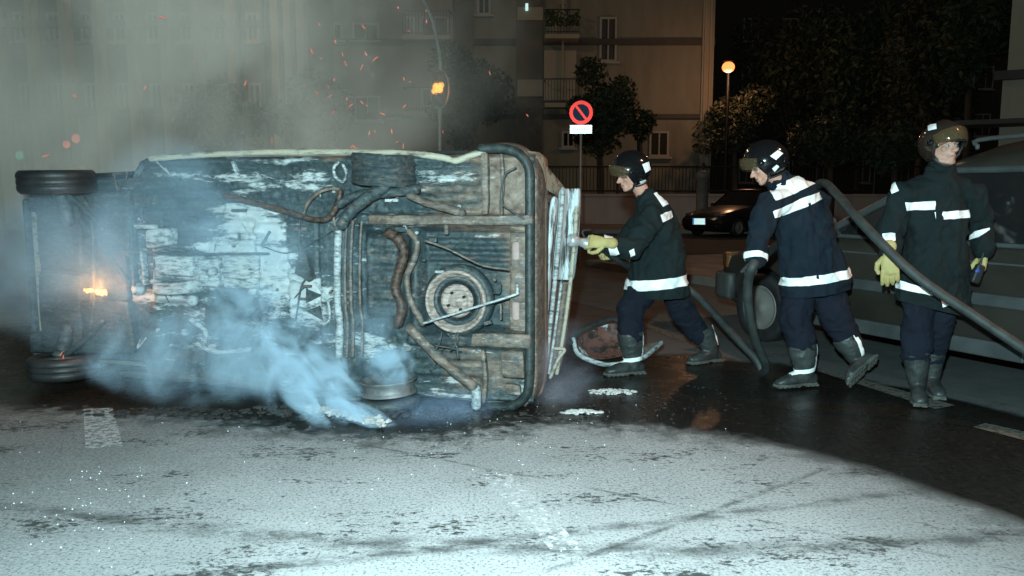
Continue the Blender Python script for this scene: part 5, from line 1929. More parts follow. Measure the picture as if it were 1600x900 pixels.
def boot(parent, base, top, ankle, toe, r_top=0.072, sole_n=(0, 0, 1), stripes=True, side=None, back_stripe=None, cuff_stripe=None):
    """shaft from top to ankle, foot to toe; sole_n points up out of the foot"""
    top, ankle, toe = V(top), V(ankle), V(toe)
    sn = V(sole_n).normalized()
    fd = (toe - ankle)
    fd = (fd - sn * fd.dot(sn)).normalized()
    sd = fd.cross(sn)
    solep = ankle - sn * 0.085
    bm = bmesh.new()
    dirn = (ankle - top)
    limb(bm, [top + dirn * 0.0, top.lerp(ankle, .35), top.lerp(ankle, .75), ankle, ankle - sn * 0.03], [(r_top, r_top * 1.05), (r_top * .93, r_top), (r_top * .72, r_top * .8), (0.050, 0.056), (0.046, 0.056)], sd, 18, cap=False)
    hl = solep - fd * 0.055 + sn * 0.045
    limb(bm, [hl, solep + fd * 0.03 + sn * 0.058, solep + fd * 0.11 + sn * 0.046, solep + fd * 0.175 + sn * 0.036, solep + fd * 0.205 + sn * 0.03],
         [(0.038, 0.040), (0.043, 0.055), (0.050, 0.042), (0.050, 0.032), (0.036, 0.024)], sd, 16)
    o = fuse('boot', bm, 0.008, 2, M['boot'], parent)
    wrinkle(o, 0.007, 5, (1, 1, 2))
    bm = bmesh.new()
    outl = [(-0.09, 0.0), (-0.08, 0.034), (-0.03, 0.040), (0.03, 0.038), (0.10, 0.052), (0.17, 0.054), (0.225, 0.036), (0.245, 0.0)]
    outl = outl + [(a, -b) for a, b in outl[-2:0:-1]]
    prism(bm, [solep + fd * a + sd * b + sn * 0.022 for a, b in outl], -sn * 0.016)
    for k in range(9):
        xx = -0.075 + k * 0.036
        if 0.02 < xx < 0.06: continue
        for e in (-1, 1):
            box(bm, solep + fd * xx + sd * e * 0.022 + sn * 0.003, (0.024, 0.036, 0.012), basis(fd, sd, sn))
    so = done('sole', bm, M['sole'], o)
    rebase(so, base)
    if cuff_stripe is not None:
        s_ = band(o, top, ankle, cuff_stripe, 0.032, o, 0.12)
        if s_: rebase(s_, base)
    if back_stripe is not None:
        # vertical tape down the shaft on side given
        bs = V(back_stripe).normalized()
        ax = (ankle - top).normalized()
        bs = (bs - ax * bs.dot(ax)).normalized()
        cr = ax.cross(bs)
        s_ = strip_cut(o, [(top + ax * 0.005, ax), (top.lerp(ankle, .86), -ax), (top + bs * 0.02, bs), (top - cr * 0.017, cr), (top + cr * 0.017, -cr)], None, parent=o)
        if s_: rebase(s_, base)
    rebase(o, base)
    return o


def person(label, base, torso, side, head_c, head_f, head_up, arms, legs, boots, coat, extras, hem, skin='skin', helmet='helmet_black', wr_seed=1, open_collar=0.02):
    base = V((base[0], base[1], 0))
    root = empty('person', base, 0, label, 'person', 'firefighters')
    sd = V(side).normalized()
    T = [(V(p), a, b) for p, a, b in torso]
    # ---- body
    bm = bmesh.new()
    P, B = build_head(bm, head_c, head_f, head_up)
    neck_top = P(0, -0.018, -0.05)
    nb = T[-1][0]
    limb(bm, [nb - (neck_top - nb).normalized() * 0.06, nb, neck_top], [0.075, 0.06, 0.054], n=14)
    limb(bm, [t_[0] for t_ in T[2:]], [(t_[1] * 0.78, t_[2] * 0.78) for t_ in T[2:]], sd, 18)
    for A_ in arms:
        limb(bm, [V(p) for p in A_['pts']], [0.05, 0.042, 0.030], n=12)
    for Lg in legs:
        limb(bm, [V(p) for p in Lg['pts']], [0.075, 0.055, 0.045, 0.035], n=12)
        # foot inside the boot
    bodyo = fuse('body', bm, 0.0068, 2, M[skin], root)
    face_dents(bodyo, P)
    rebase(bodyo, base)
    for e_ in (-1, 1):
        bm = bmesh.new()
        ball(bm, P(e_ * 0.031, 0.0725, 0.004), 0.0125, seg=12)
        o = done('eye', bm, M['eye'], bodyo, smooth=True); rebase(o, base)
        bm = bmesh.new()
        ball(bm, P(e_ * 0.031, 0.0798, 0.003), (0.0062, 0.0062, 0.0062), seg=10)
        o2 = done('iris', bm, M['hair'], o, smooth=True); rebase(o2, base)
        bm = bmesh.new()
        limb(bm, [P(e_ * 0.014, 0.096, 0.026), P(e_ * 0.032, 0.093, 0.031), P(e_ * 0.05, 0.08, 0.027)], [(0.004, 0.003)] * 3, n=8)
        o = done('eyebrow', bm, M['hair'], bodyo, smooth=True); rebase(o, base)
    bm = bmesh.new()
    limb(bm, [P(-0.022, 0.082, -0.0605), P(0, 0.0955, -0.060), P(0.022, 0.082, -0.0605)], [(0.0025, 0.006)] * 3, n=8)
    o = done('lips', bm, M['lip'], bodyo, smooth=True); rebase(o, base)
    # hair at the nape and temples
    bm = bmesh.new()
    for v in bmesh.ops.create_uvsphere(bm, u_segments=20, v_segments=14, radius=1)['verts']:
        v.co = P(v.co.x * 0.079, v.co.y * 0.098 - 0.016, v.co.z * 0.086 + 0.034)
    bad = [f for f in bm.faces if (B.transposed() @ (f.calc_center_median() - V(head_c))).y > 0.03 + 0.0 or (B.transposed() @ (f.calc_center_median() - V(head_c))).z < -0.035]
    bmesh.ops.delete(bm, geom=bad, context='FACES')
    o = done('hair', bm, M['hair'], bodyo, smooth=True); rebase(o, base)
    # ---- trousers
    bm = bmesh.new()
    hipc = sum((V(Lg['pts'][0]) for Lg in legs), V()) / 2
    limb(bm, [hipc + V((0, 0, 0.10)), hipc - V((0, 0, 0.03))], [(0.17, 0.13), (0.17, 0.12)], sd, 18)
    for Lg in legs:
        p = [V(q) for q in Lg['pts']]
        r = Lg.get('r', (0.105, 0.088, 0.078))
        limb(bm, [p[0], p[0].lerp(p[1], .5), p[1], p[1].lerp(p[2], 0.65), p[1].lerp(p[2], 1.05)], [r[0], (r[0] + r[1]) / 2, r[1], (r[1] + r[2]) / 2, r[2]], n=16)
    tr = fuse('trousers', bm, 0.012, 3, M['trouser'], root)
    wrinkle(tr, 0.022, wr_seed + 3, (1, 1, 1.5))
    rebase(tr, base)
    # ---- boots
    for b_ in boots:
        boot(root, base, **b_)
    # ---- coat
    bm = bmesh.new()
    limb(bm, [t_[0] for t_ in T], [(t_[1], t_[2]) for t_ in T], sd, 24)
    for A_ in arms:
        a0, a1, a2 = [V(p) for p in A_['pts']]
        r = A_.get('r', (0.088, 0.074, 0.064))
        inner = T[-2][0].lerp(a0, 0.45)
        limb(bm, [inner, a0, a0.lerp(a1, .5), a1, a1.lerp(a2, .5), a1.lerp(a2, 0.97)], [r[0] * 0.95, r[0], (r[0] + r[1]) / 2, r[1], (r[1] + r[2]) / 2, r[2]], n=18)
    ct = fuse('coat', bm, 0.0125, 3, None, root)
    wrinkle(ct, 0.030, wr_seed)
    # cut the hem level and fold it in, so the skirt of the coat ends in an edge
    b2 = bmesh.new(); b2.from_mesh(ct.data)
    hp, hn = hem
    res = bmesh.ops.bisect_plane(b2, geom=b2.verts[:] + b2.edges[:] + b2.faces[:], plane_co=hp, plane_no=hn, clear_inner=True)
    ed = [e for e in res['geom_cut'] if isinstance(e, bmesh.types.BMEdge)]
    ex = bmesh.ops.extrude_edge_only(b2, edges=ed)['geom']
    vv = [v for v in ex if isinstance(v, bmesh.types.BMVert)]
    cc = sum((v.co for v in vv), V()) / len(vv)
    for v in vv: v.co = v.co.lerp(cc, 0.16) + hn * 0.01
    ex = bmesh.ops.extrude_edge_only(b2, edges=[e for e in ex if isinstance(e, bmesh.types.BMEdge)])['geom']
    for v in ex:
        if isinstance(v, bmesh.types.BMVert): v.co = v.co.lerp(cc, 0.1) + hn * 0.18
    b2.to_mesh(ct.data); b2.free()
    ct.data.polygons.foreach_set('use_smooth', [True] * len(ct.data.polygons))
    ct.data.set_sharp_from_angle(angle=R_(50))
    ct.data.materials.clear(); ct.data.materials.append(coat)
    # collar
    bm = bmesh.new()
    cdir = (neck_top - nb).normalized()
    ring0 = []
    cm_ = align(cdir, sd)
    cb_ = nb + cdir * (-0.02)
    rings = []
    fa = cm_.transposed() @ V(head_f)
    fang = math.atan2(fa.y, fa.x)
    for h_, r_ in ((-0.05, 0.112), (0.01, 0.092), (0.050, 0.090), (0.055, 0.080), (0.01, 0.078)):
        rings.append([bm.verts.new(cb_ + cm_ @ V((r_ * math.cos(a_) * 1.02, r_ * math.sin(a_) * 0.92, h_ + 0.008 * math.sin(a_ * 2 + 1) - open_collar * max(0, math.cos(a_ - fang)) ** 4))) for a_ in [2 * PI * k / 28 for k in range(28)]])
    for a_, b_ in zip(rings, rings[1:]):
        for k in range(28): bm.faces.new((a_[k], a_[(k + 1) % 28], b_[(k + 1) % 28], b_[k]))
    co_ = done('collar', bm, coat, ct, smooth=True)
    rebase(co_, base)
    # ---- helmet
    hc = lambda a, b, d: P(a, b, d)
    bm = bmesh.new()
    vs = bmesh.ops.create_uvsphere(bm, u_segments=40, v_segments=28, radius=1)['verts']
    loc_ = {}
    for v in vs:
        q = v.co.copy()
        lp = V((q.x * 0.117, q.y * 0.150 - 0.008, q.z * 0.128 + 0.036))
        if lp.z < 0: lp.x *= 1 - 0.1 * (-lp.z / 0.09)
        v.co = lp
    def cutz(y): return -0.088 + (0.030 + 0.088) * sm(y, 0.010, 0.070)
    bad = [f for f in bm.faces if f.calc_center_median().z < cutz(f.calc_center_median().y)]
    bmesh.ops.delete(bm, geom=bad, context='FACES')
    for v in bm.verts:
        if v.is_boundary: v.co.z = v.co.z * .3 + .7 * cutz(v.co.y)
        # crest
        v.co.z += 0.010 * math.exp(-(v.co.x / 0.016) ** 2) * sm(v.co.z, 0.08, 0.14)
        lc = v.co.copy()
        v.co = P(lc.x, lc.y, lc.z)
    hm = applied('helmet', bm, [('SOLIDIFY', dict(thickness=0.006, offset=1)), ('SUBSURF', dict(levels=1, render_levels=1))], M[helmet], root)
    # rim trim
    bm = bmesh.new()
    pts = []
    for k in range(40):
        a_ = 2 * PI * k / 40
        x_, y_ = 0.116 * math.cos(a_), 0.146 * math.sin(a_) - 0.008
        z_ = cutz(y_)
        kz = math.sqrt(max(0.05, 1 - ((z_ - 0.036) / 0.128) ** 2))
        pts.append(P(x_ * max(kz, .55), (y_ + .008) * max(kz, .55) - .008, z_))
    pts.append(pts[0])
    limb(bm, pts, [0.006] * 41, n=8, cap=False)
    o = done('helmet_rim', bm, M['strap'], hm, smooth=True); rebase(o, base)
    # visor, raised
    bm = bmesh.new()
    va = 0.45
    g_ = []
    for i in range(9):
        row_ = []
        for j in range(17):
            a_ = R_(20 + 140 * j / 16)
            el = -0.55 + 0.62 * i / 8
            q = V((0.124 * math.cos(a_) * math.cos(el), 0.170 * math.sin(a_) * math.cos(el), 0.135 * math.sin(el)))
            cc_, ss_ = math.cos(va), math.sin(va)
            q = V((q.x, q.y * cc_ - q.z * ss_ * 1, q.y * ss_ + q.z * cc_))
            row_.append(bm.verts.new(P(q.x, q.y - 0.004, q.z + 0.036)))
        g_.append(row_)
    for a_, b_ in zip(g_, g_[1:]):
        for j in range(16): bm.faces.new((a_[j], a_[j + 1], b_[j + 1], b_[j]))
    vz = applied('visor', bm, [('SOLIDIFY', dict(thickness=0.003))], M['visor'], hm)
    rebase(vz, base)
    for e_ in (-1, 1):
        bm = bmesh.new()
        lathe(bm, [(0.022, 0), (0.020, 0.010), (0.001, 0.012)], Matrix.Translation(P(e_ * 0.113, 0.03, 0.03)) @ align(B @ V((e_, 0, 0))).to_4x4(), 16)
        o = done('visor_hinge', bm, M['helmet_black'], hm, smooth=True); rebase(o, base)
    bm = bmesh.new()
    limb(bm, spline([P(-0.082, -0.0, -0.035), P(-0.062, 0.028, -0.085), P(0, 0.052, -0.118), P(0.062, 0.028, -0.085), P(0.082, -0.0, -0.035)], 6), [(0.004, 0.012)] * 25, side=None, n=8)
    o = done('chin_strap', bm, M['strap'], hm, smooth=True); rebase(o, base)
    # world-space step for strips, then rebase
    out = dict(root=root, coat=ct, helmet=hm, P=P, B=B, base=base, trousers=tr)
    strips = extras(out) or []
    for s_ in strips:
        if s_: rebase(s_, base)
    rebase(ct, base)
    rebase(hm, base)
    return out


# ---- 1: aiming the nozzle at the wreck, seen from his left side
A = at
def f1_extras(d):
    c, h = d['coat'], d['helmet']
    S = []
    S.append(px_strip(c, [(1000, 415), (1030, 410), (1032, 424), (1002, 428)], c, off=0.012, name='pocket_flap', mat=M['coat1']))
    S.append(strip_cut(c, [(A(1025, 453, 5.8), (V((-0.10, 0, 1))).normalized()), (A(1025, 437, 5.8), -(V((-0.10, 0, 1))).normalized())], lambda q, n: q.x < 99 and abs(q.y - 6.0) < .5 and q.x > A(968, 445, 5.9).x, parent=c))
    S.append(px_strip(c, [(943, 366), (953, 361), (968, 396), (955, 402)], c))
    S.append(px_strip(c, [(983, 392), (990, 388), (992, 398), (985, 401)], c))
    S.append(px_strip(c, [(1021, 303), (1029, 299), (1044, 319), (1036, 324)], c))
    S.append(px_strip(c, [(1031, 336), (1048, 329), (1051, 340), (1035, 348)], c))
    S.append(px_strip(h, [(1003, 257), (1013, 253), (1016, 265), (1008, 270)], h))
    S.append(px_strip(h, [(999, 283), (1008, 280), (1010, 285), (1001, 288)], h))
    return S


F1 = person('firefighter in a teal coat lunging left, aiming the hose nozzle at the wreck', (1.1, 6.05),
            [(A(1024, 482, 6.0), .22, .245), (A(1026, 445, 6.0), .215, .225), (A(1031, 395, 6.0), .185, .185), (A(1027, 358, 6.0), .185, .16), (A(1021, 332, 6.0), .165, .13), (A(1008, 307, 6.0), .09, .08)],
            (0.22, 1, 0), A(986, 273, 5.97), (-0.94, -0.18, -0.28), (0.25, 0, 1),
            [dict(pts=[A(1020, 338, 5.82), A(988, 388, 5.66), A(950, 381, 5.62)], r=(.084, .076, .064)), dict(pts=[A(1008, 340, 6.2), A(972, 380, 6.14), A(952, 398, 5.9)], r=(.08, .07, .06))],
            [dict(pts=[A(1022, 425, 5.98), A(984, 488, 5.88), A(985, 522, 5.83), A(990, 560, 5.83)], r=(.105, .098, .088)), dict(pts=[A(1038, 430, 6.06), A(1066, 485, 6.2), A(1092, 522, 6.24), A(1106, 545, 6.24)], r=(.105, .095, .086))],
            [dict(top=A(984, 519, 5.83), ankle=A(990, 566, 5.83), toe=A(945, 575, 5.76), back_stripe=(1, -.35, 0), cuff_stripe=0.86, r_top=.094),
             dict(top=A(1095, 514, 6.24), ankle=A(1112, 548, 6.25), toe=A(1078, 560, 6.15), back_stripe=(1, -.3, .2), r_top=.09)],
            M['coat1'], f1_extras, (A(1026, 468, 5.8), V((-0.02, 0, 1)).normalized()), wr_seed=1)
b1_ = F1['base']
glove('glove', A(946, 379, 5.55), V((-1, 0.02, 0.10)), V((0, 1, -0.35)), M['glove'], F1['root'], b1_, 1.15, 1, 1.12)
glove('glove', A(958, 399, 5.88), V((-1, -0.3, -0.2)), V((0, -0.3, 1)), M['glove'], F1['root'], b1_, 1.25, 1, 1.02)

# ---- 2: stooping with the hose, seen from behind
def f2_extras(d):
    c, h = d['coat'], d['helmet']
    S = []
    S.append(px_strip(c, [(1202, 298), (1216, 288), (1242, 277), (1266, 273), (1281, 290), (1252, 300), (1230, 308), (1213, 316)], c))
    S.append(px_strip(c, [(1207, 331), (1222, 324), (1258, 308), (1286, 298), (1292, 312), (1264, 322), (1234, 338), (1212, 346)], c))
    S.append(px_strip(c, [(1262, 318), (1266, 317), (1280, 436), (1276, 436)], c, off=0.006, name='back_seam', mat=M['trouser']))
    nh = (A(1332, 425, 5.4) - A(1215, 440, 5.4)).normalized().cross(V((0, 1, 0)))
    if nh.z < 0: nh = -nh
    S.append(strip_cut(c, [(A(1215, 453, 5.3), nh), (A(1215, 439, 5.3), -nh)], lambda q, n: q.x > A(1209, 440, 5.2).x, parent=c))
    S.append(band(c, A(1185, 365, 5.28), A(1182, 405, 5.22), 0.90, 0.038, c, 0.11))
    S.append(px_strip(h, [(1203, 244), (1215, 235), (1223, 240), (1212, 250)], h))
    S.append(px_strip(h, [(1206, 263), (1213, 257), (1217, 260), (1210, 268)], h))
    return S


F2 = person('stooping firefighter in a navy coat carrying the hose, seen from behind', (2.1, 5.45),
            [(A(1275, 480, 5.52), .275, .215), (A(1273, 440, 5.52), .26, .20), (A(1264, 388, 5.52), .215, .175), (A(1254, 345, 5.52), .205, .16), (A(1244, 312, 5.52), .18, .125), (A(1219, 286, 5.52), .09, .08)],
            (0.86, 0.5, 0.05), A(1197, 260, 5.5), (-0.86, 0.18, -0.38), (-0.25, 0.1, 1),
            [dict(pts=[A(1202, 318, 5.36), A(1186, 365, 5.28), A(1182, 405, 5.22)], r=(.088, .076, .062)), dict(pts=[A(1278, 318, 5.72), A(1275, 365, 5.86), A(1262, 330, 6.02)], r=(.088, .074, .062))],
            [dict(pts=[A(1256, 430, 5.5), A(1242, 498, 5.44), A(1252, 540, 5.42), A(1257, 578, 5.42)], r=(.105, .104, .09)), dict(pts=[A(1288, 430, 5.56), A(1303, 490, 5.5), A(1322, 528, 5.5), A(1336, 555, 5.5)], r=(.105, .106, .088))],
            [dict(top=A(1252, 538, 5.42), ankle=A(1258, 583, 5.42), toe=A(1210, 592, 5.36), back_stripe=(1, -.5, 0), cuff_stripe=0.86, r_top=.094),
             dict(top=A(1320, 526, 5.5), ankle=A(1342, 562, 5.47), toe=A(1338, 600, 5.30), sole_n=(-0.55, 0.62, 0.3), back_stripe=(.5, -1, .2), r_top=.092)],
            M['coat2'], f2_extras, (A(1272, 462, 5.35), V((-0.12, 0, 1)).normalized()), wr_seed=2)
b2_ = F2['base']
glove('glove', A(1181, 405, 5.22), V((-0.05, 0, -1)), V((-0.9, 0.1, 0)), M['glove_dark'], F2['root'], b2_, 1.3, 1, 1.0)
glove('glove', A(1264, 328, 6.02), V((0, -0.2, 1)), V((1, -0.3, 0)), M['glove_dark'], F2['root'], b2_, 1.2, 1, 1.0)

# ---- 3: standing, facing the camera, looking to the right
def f3_extras(d):
    c, h = d['coat'], d['helmet']
    S = []
    S.append(px_strip(c, [(1414, 316), (1463, 315), (1464, 328), (1416, 329)], c))
    S.append(px_strip(c, [(1463, 290), (1474, 290), (1468, 470), (1456, 468)], c, off=0.012, name='placket', mat=M['coat3']))
    S.append(px_strip(c, [(1424, 342), (1452, 342), (1452, 352), (1424, 352)], c, off=0.013, name='pocket_flap', mat=M['coat3']))
    S.append(px_strip(c, [(1482, 420), (1506, 417), (1508, 430), (1484, 432)], c, off=0.013, name='pocket_flap', mat=M['coat3']))
    S.append(px_strip(c, [(1460, 332), (1517, 328), (1520, 340), (1462, 344)], c))
    S.append(px_strip(c, [(1387, 285), (1398, 282), (1405, 298), (1394, 303)], c))
    S.append(px_strip(c, [(1379, 365), (1398, 364), (1399, 376), (1380, 377)], c))
    S.append(px_strip(c, [(1509, 374), (1524, 362), (1546, 356), (1547, 366), (1530, 371), (1512, 384)], c))
    S.append(px_strip(c, [(1398, 436), (1405, 438), (1460, 451), (1458, 463), (1400, 450)], c))
    S.append(px_strip(c, [(1469, 468), (1488, 464), (1490, 475), (1473, 480)], c))
    S.append(px_strip(h, [(1450, 196), (1463, 194), (1464, 202), (1451, 205)], h))
    return S


F3 = person('bareheaded looking firefighter' if 0 else 'firefighter standing upright in yellow gloves, looking away to the right', (2.68, 5.08),
            [(A(1456, 505, 5.08), .235, .18), (A(1458, 450, 5.08), .215, .165), (A(1462, 385, 5.08), .175, .15), (A(1464, 335, 5.08), .18, .145), (A(1466, 304, 5.08), .155, .115), (A(1468, 284, 5.08), .12, .10), (A(1470, 268, 5.08), .07, .07)],
            (1, 0.08, 0), A(1473, 232, 5.06), (0.22, -0.97, 0.10), (0, 0, 1),
            [dict(pts=[A(1411, 304, 5.06), A(1393, 352, 5.06), A(1391, 400, 5.0)], r=(.074, .070, .064)), dict(pts=[A(1520, 304, 5.06), A(1534, 348, 5.12), A(1538, 388, 5.03)], r=(.074, .070, .064))],
            [dict(pts=[A(1440, 430, 5.08), A(1434, 505, 5.06), A(1431, 552, 5.06), A(1433, 590, 5.06)], r=(.105, .092, .08)), dict(pts=[A(1474, 430, 5.12), A(1464, 505, 5.16), A(1458, 552, 5.24), A(1456, 585, 5.26)], r=(.115, .09, .074))],
            [dict(top=A(1431, 548, 5.06), ankle=A(1434, 602, 5.08), toe=A(1438, 622, 4.9), r_top=.082), dict(top=A(1458, 548, 5.24), ankle=A(1455, 592, 5.27), toe=A(1466, 606, 5.1), r_top=.076)],
            M['coat3'], f3_extras, (A(1456, 482, 5.08), V((0.24, 0, 1)).normalized()), open_collar=0.13, skin='stubble', helmet='helmet_bronze', wr_seed=7)
b3_ = F3['base']
glove('glove', A(1390, 398, 4.97), V((0.04, -0.1, -1)), V((0.35, 0.9, 0)), M['glove'], F3['root'], b3_, 0.35, -1, 1.22)
glove('glove', A(1537, 396, 5.04), V((-0.05, -0.15, -1)), V((-0.85, 0.3, 0)), M['glove'], F3['root'], b3_, 0.75, 1, 1.12)
# placket, pocket flaps on his coat
for quad in ([(1463, 278), (1468, 278), (1462, 470), (1456, 470)], [(1433, 338), (1456, 338), (1456, 347), (1433, 347)]):
    pass
bm = bmesh.new()
c3 = A(1527, 428, 4.95)
box(bm, c3, (0.055, 0.04, 0.12), Matrix.Rotation(0.3, 3, 'Y'), 0.012)
limb(bm, [c3 + V((0.01, 0, 0.05)), c3 + V((0.03, 0, 0.13))], [0.008, 0.005], n=8)
rad = done('handset', bm, M['strap'])
bm = bmesh.new()
ball(bm, c3 + V((-0.012, -0.022, 0.02)), (0.016, 0.006, 0.013), seg=10)
lite = done('blue_knob', bm, NT('blue_plastic').set((0.03, 0.08, 0.35), 0.3).m, rad, smooth=True)
tag(rad, 'small dark handset with a blue knob in the standing firefighter glove', 'handset')

# ============================================================ HOSES
M['hose'] = varied('hose_rubber', (0.018, 0.022, 0.021), (0.04, 0.045, 0.042), 14, 0.6, bump=0.3, bscale=160)


def hose(name, pts, r, label, cat='hose'):
    bm = bmesh.new()
    q = spline(pts, 10)
    limb(bm, q, [(r * (1 + 0.06 * noise.noise(p * 4) + 0.05 * noise.noise(p * 17)), r * (0.93 + 0.08 * noise.noise(p * 3 + V((4, 4, 4))))) for p in q], n=14)
    o = done(name, bm, M['hose'], None, smooth=True)
    return tag(o, label, cat)


gh = gnd(1199, 582, 0.034)
hs = hose('fire_hose', [A(912, 378, 5.60), A(940, 386, 5.62), A(962, 403, 5.80), A(1000, 424, 6.25), A(1045, 432, 6.40), A(1080, 455, 6.36), A(1110, 484, 6.2), A(1150, 528, 5.95), A(1180, 560, 5.80), V((gh.x - .03, gh.y, gh.z)), A(1196, 568, 5.56),
                        A(1180, 530, 5.42), A(1170, 480, 5.30), A(1169, 440, 5.22), A(1178, 412, 5.16), A(1198, 396, 5.50), A(1228, 372, 5.92), A(1252, 340, 6.02), A(1266, 305, 5.92), A(1286, 286, 5.64), A(1310, 306, 5.36), A(1350, 352, 5.0), A(1430, 430, 4.72), A(1520, 492, 4.58), A(1600, 545, 4.46), A(1720, 622, 4.3)], 0.031,
          'dark fire hose running from the nozzle to the road and over the stooping firefighter shoulder')
bm = bmesh.new()
na, nb_ = A(924, 382, 5.61), A(896, 376, 5.57)
dv = (nb_ - na).normalized()
lathe(bm, [(0.040, 0), (0.044, 0.01), (0.044, 0.045), (0.034, 0.06), (0.03, 0.10), (0.044, 0.115), (0.046, 0.165), (0.036, 0.175), (0.030, 0.172), (0.02, 0.15), (0.001, 0.148)], Matrix.Translation(na) @ align(dv).to_4x4(), 24)
nz = done('nozzle', bm, varied('nozzle_grey', (0.35, 0.35, 0.35), (0.5, 0.5, 0.5), 9, 0.4, 0.3), hs, smooth=True)
bm = bmesh.new()
limb(bm, spline([na + dv * 0.05 + V((0, 0, 0.03)), na + dv * 0.07 + V((0, 0, 0.08)), na + dv * 0.01 + V((0, 0, 0.10))], 4), [0.009] * 9, n=8)
done('nozzle_lever', bm, M['b_rust'] if 0 else M['strap'], nz, smooth=True)

# ============================================================ SPARKS
M['spark'] = emit('spark', (1.0, 0.16, 0.06), 0.85)
M['spark_hot'] = emit('spark_hot', (1.0, 0.28, 0.08), 6)
rnd = random.Random(12)
spots = [(565, 105, 9), (568, 42, 10), (535, 85, 8), (586, 92, 12), (516, 150, 7), (548, 165, 8), (565, 160, 6), (554, 230, 10), (630, 228, 8), (598, 178, 9), (513, 135, 6), (612, 205, 7), (577, 208, 7), (632, 166, 7), (725, 238, 7), (692, 206, 7), (521, 175, 9), (524, 65, 6),
         (254, 27, 20), (117, 150, 8), (72, 243, 12), (226, 138, 10), (383, 130, 10), (425, 220, 9), (358, 76, 5), (495, 145, 8), (487, 80, 9), (303, 92, 4), (397, 64, 4), (475, 136, 5), (824, 180, 6), (96, 552, 8), (99, 558, 6), (1050, 100, 0)]
proto_sp = None
sparks = []
for i in range(52):
    if i < len(spots) - 1:
        x, y, ln = spots[i]
    else:
        x, y = rnd.gauss(600, 75), rnd.uniform(10, 236)
        ln = rnd.uniform(2, 7)
    Yd = rnd.uniform(5.4, 7.0) if y < 236 else 5.3
    p = at(x, y, Yd)
    if proto_sp is None:
        bm = bmesh.new()
        limb(bm, [V((0, 0, -0.5)), V((0, 0, 0)), V((0.06, 0, 0.5))], [0.05, 0.09, 0.04], n=6)
        o = done('flying_spark', bm, M['spark'], smooth=True)
        proto_sp = o
    else:
        o = proto_sp.copy()
        col.objects.link(o)
    s_ = ln * Yd / FPX
    o.location = p
    o.rotation_euler = (rnd.uniform(-.5, .5), rnd.uniform(-1.2, 1.2) if ln < 15 else PI / 2, rnd.uniform(0, 3))
    wd_ = rnd.uniform(0.028, 0.05)
    o.scale = (wd_ * 1.0, wd_, s_)
    tag(o, 'tiny orange spark flying in the smoky air above the wreck', 'spark', 'sparks flying over the wreck')

# ============================================================ SMOKE
def smoke(name, c, r, rot, density, colr, label, nscale=1.6, lo=0.42, hi=0.66, warp=0.7, soft=1.0, aniso=-0.3, seed=0.0, detail=6, stretch=(1, 1, 1), emission=None):
    bm = bmesh.new()
    bmesh.ops.create_icosphere(bm, subdivisions=3, radius=1.0)
    o = done(name, bm, None, smooth=True)
    o.location = c
    o.scale = r
    o.rotation_euler = rot
    m = bpy.data.materials.new(name)
    m.use_nodes = True
    nt = m.node_tree
    nt.nodes.clear()
    out = nt.nodes.new('ShaderNodeOutputMaterial')
    pv = nt.nodes.new('ShaderNodeVolumePrincipled')
    pv.inputs['Color'].default_value = (*colr, 1)
    pv.inputs['Anisotropy'].default_value = aniso
    nt.links.new(pv.outputs[0], out.inputs['Volume'])
    tc = nt.nodes.new('ShaderNodeTexCoord')
    mp = nt.nodes.new('ShaderNodeMapping')
    mp.inputs['Location'].default_value = (seed, seed * 0.7, seed * 1.3)
    mp.inputs['Scale'].default_value = tuple(a * b for a, b in zip(r, stretch))
    nt.links.new(tc.outputs['Object'], mp.inputs[0])
    nz_ = nt.nodes.new('ShaderNodeTexNoise')
    nz_.inputs['Scale'].default_value = nscale
    nz_.inputs['Detail'].default_value = detail
    nz_.inputs['Roughness'].default_value = 0.58
    nz_.inputs['Distortion'].default_value = 0.9
    nt.links.new(mp.outputs[0], nz_.inputs['Vector'])

    def mth(op, a, b=None, c_=None, clamp=False):
        k = nt.nodes.new('ShaderNodeMath')
        k.operation = op
        k.use_clamp = clamp
        for s_, v in zip(k.inputs, (a, b, c_)):
            if v is None: continue
            if isinstance(v, (int, float)): s_.default_value = v
            else: nt.links.new(v, s_)
        return k.outputs[0]

    ln = nt.nodes.new('ShaderNodeVectorMath')
    ln.operation = 'LENGTH'
    nt.links.new(tc.outputs['Object'], ln.inputs[0])
    # radius disturbed by the noise, then a soft fall-off
    rr = mth('ADD', ln.outputs['Value'], mth('MULTIPLY', mth('SUBTRACT', nz_.outputs[0], 0.5), -warp))
    fall = mth('MULTIPLY', mth('SUBTRACT', 0.92, rr), 1.6 / soft, clamp=True)
    edge = mth('MULTIPLY', mth('SUBTRACT', 1.0, ln.outputs['Value']), 5.0, clamp=True)
    mr = nt.nodes.new('ShaderNodeMapRange')
    mr.inputs['From Min'].default_value = lo
    mr.inputs['From Max'].default_value = hi
    mr.inputs['To Min'].default_value = 0.04
    nt.links.new(nz_.outputs[0], mr.inputs[0])
    d = mth('MULTIPLY', mth('MULTIPLY', mth('MULTIPLY', fall, mr.outputs[0]), edge), density)
    nt.links.new(d, pv.inputs['Density'])
    o.data.materials.append(m)
    return tag(o, label, 'smoke', kind='stuff')


GREY = (0.95, 0.85, 0.74)
BLUE = (0.60, 0.82, 1.0)
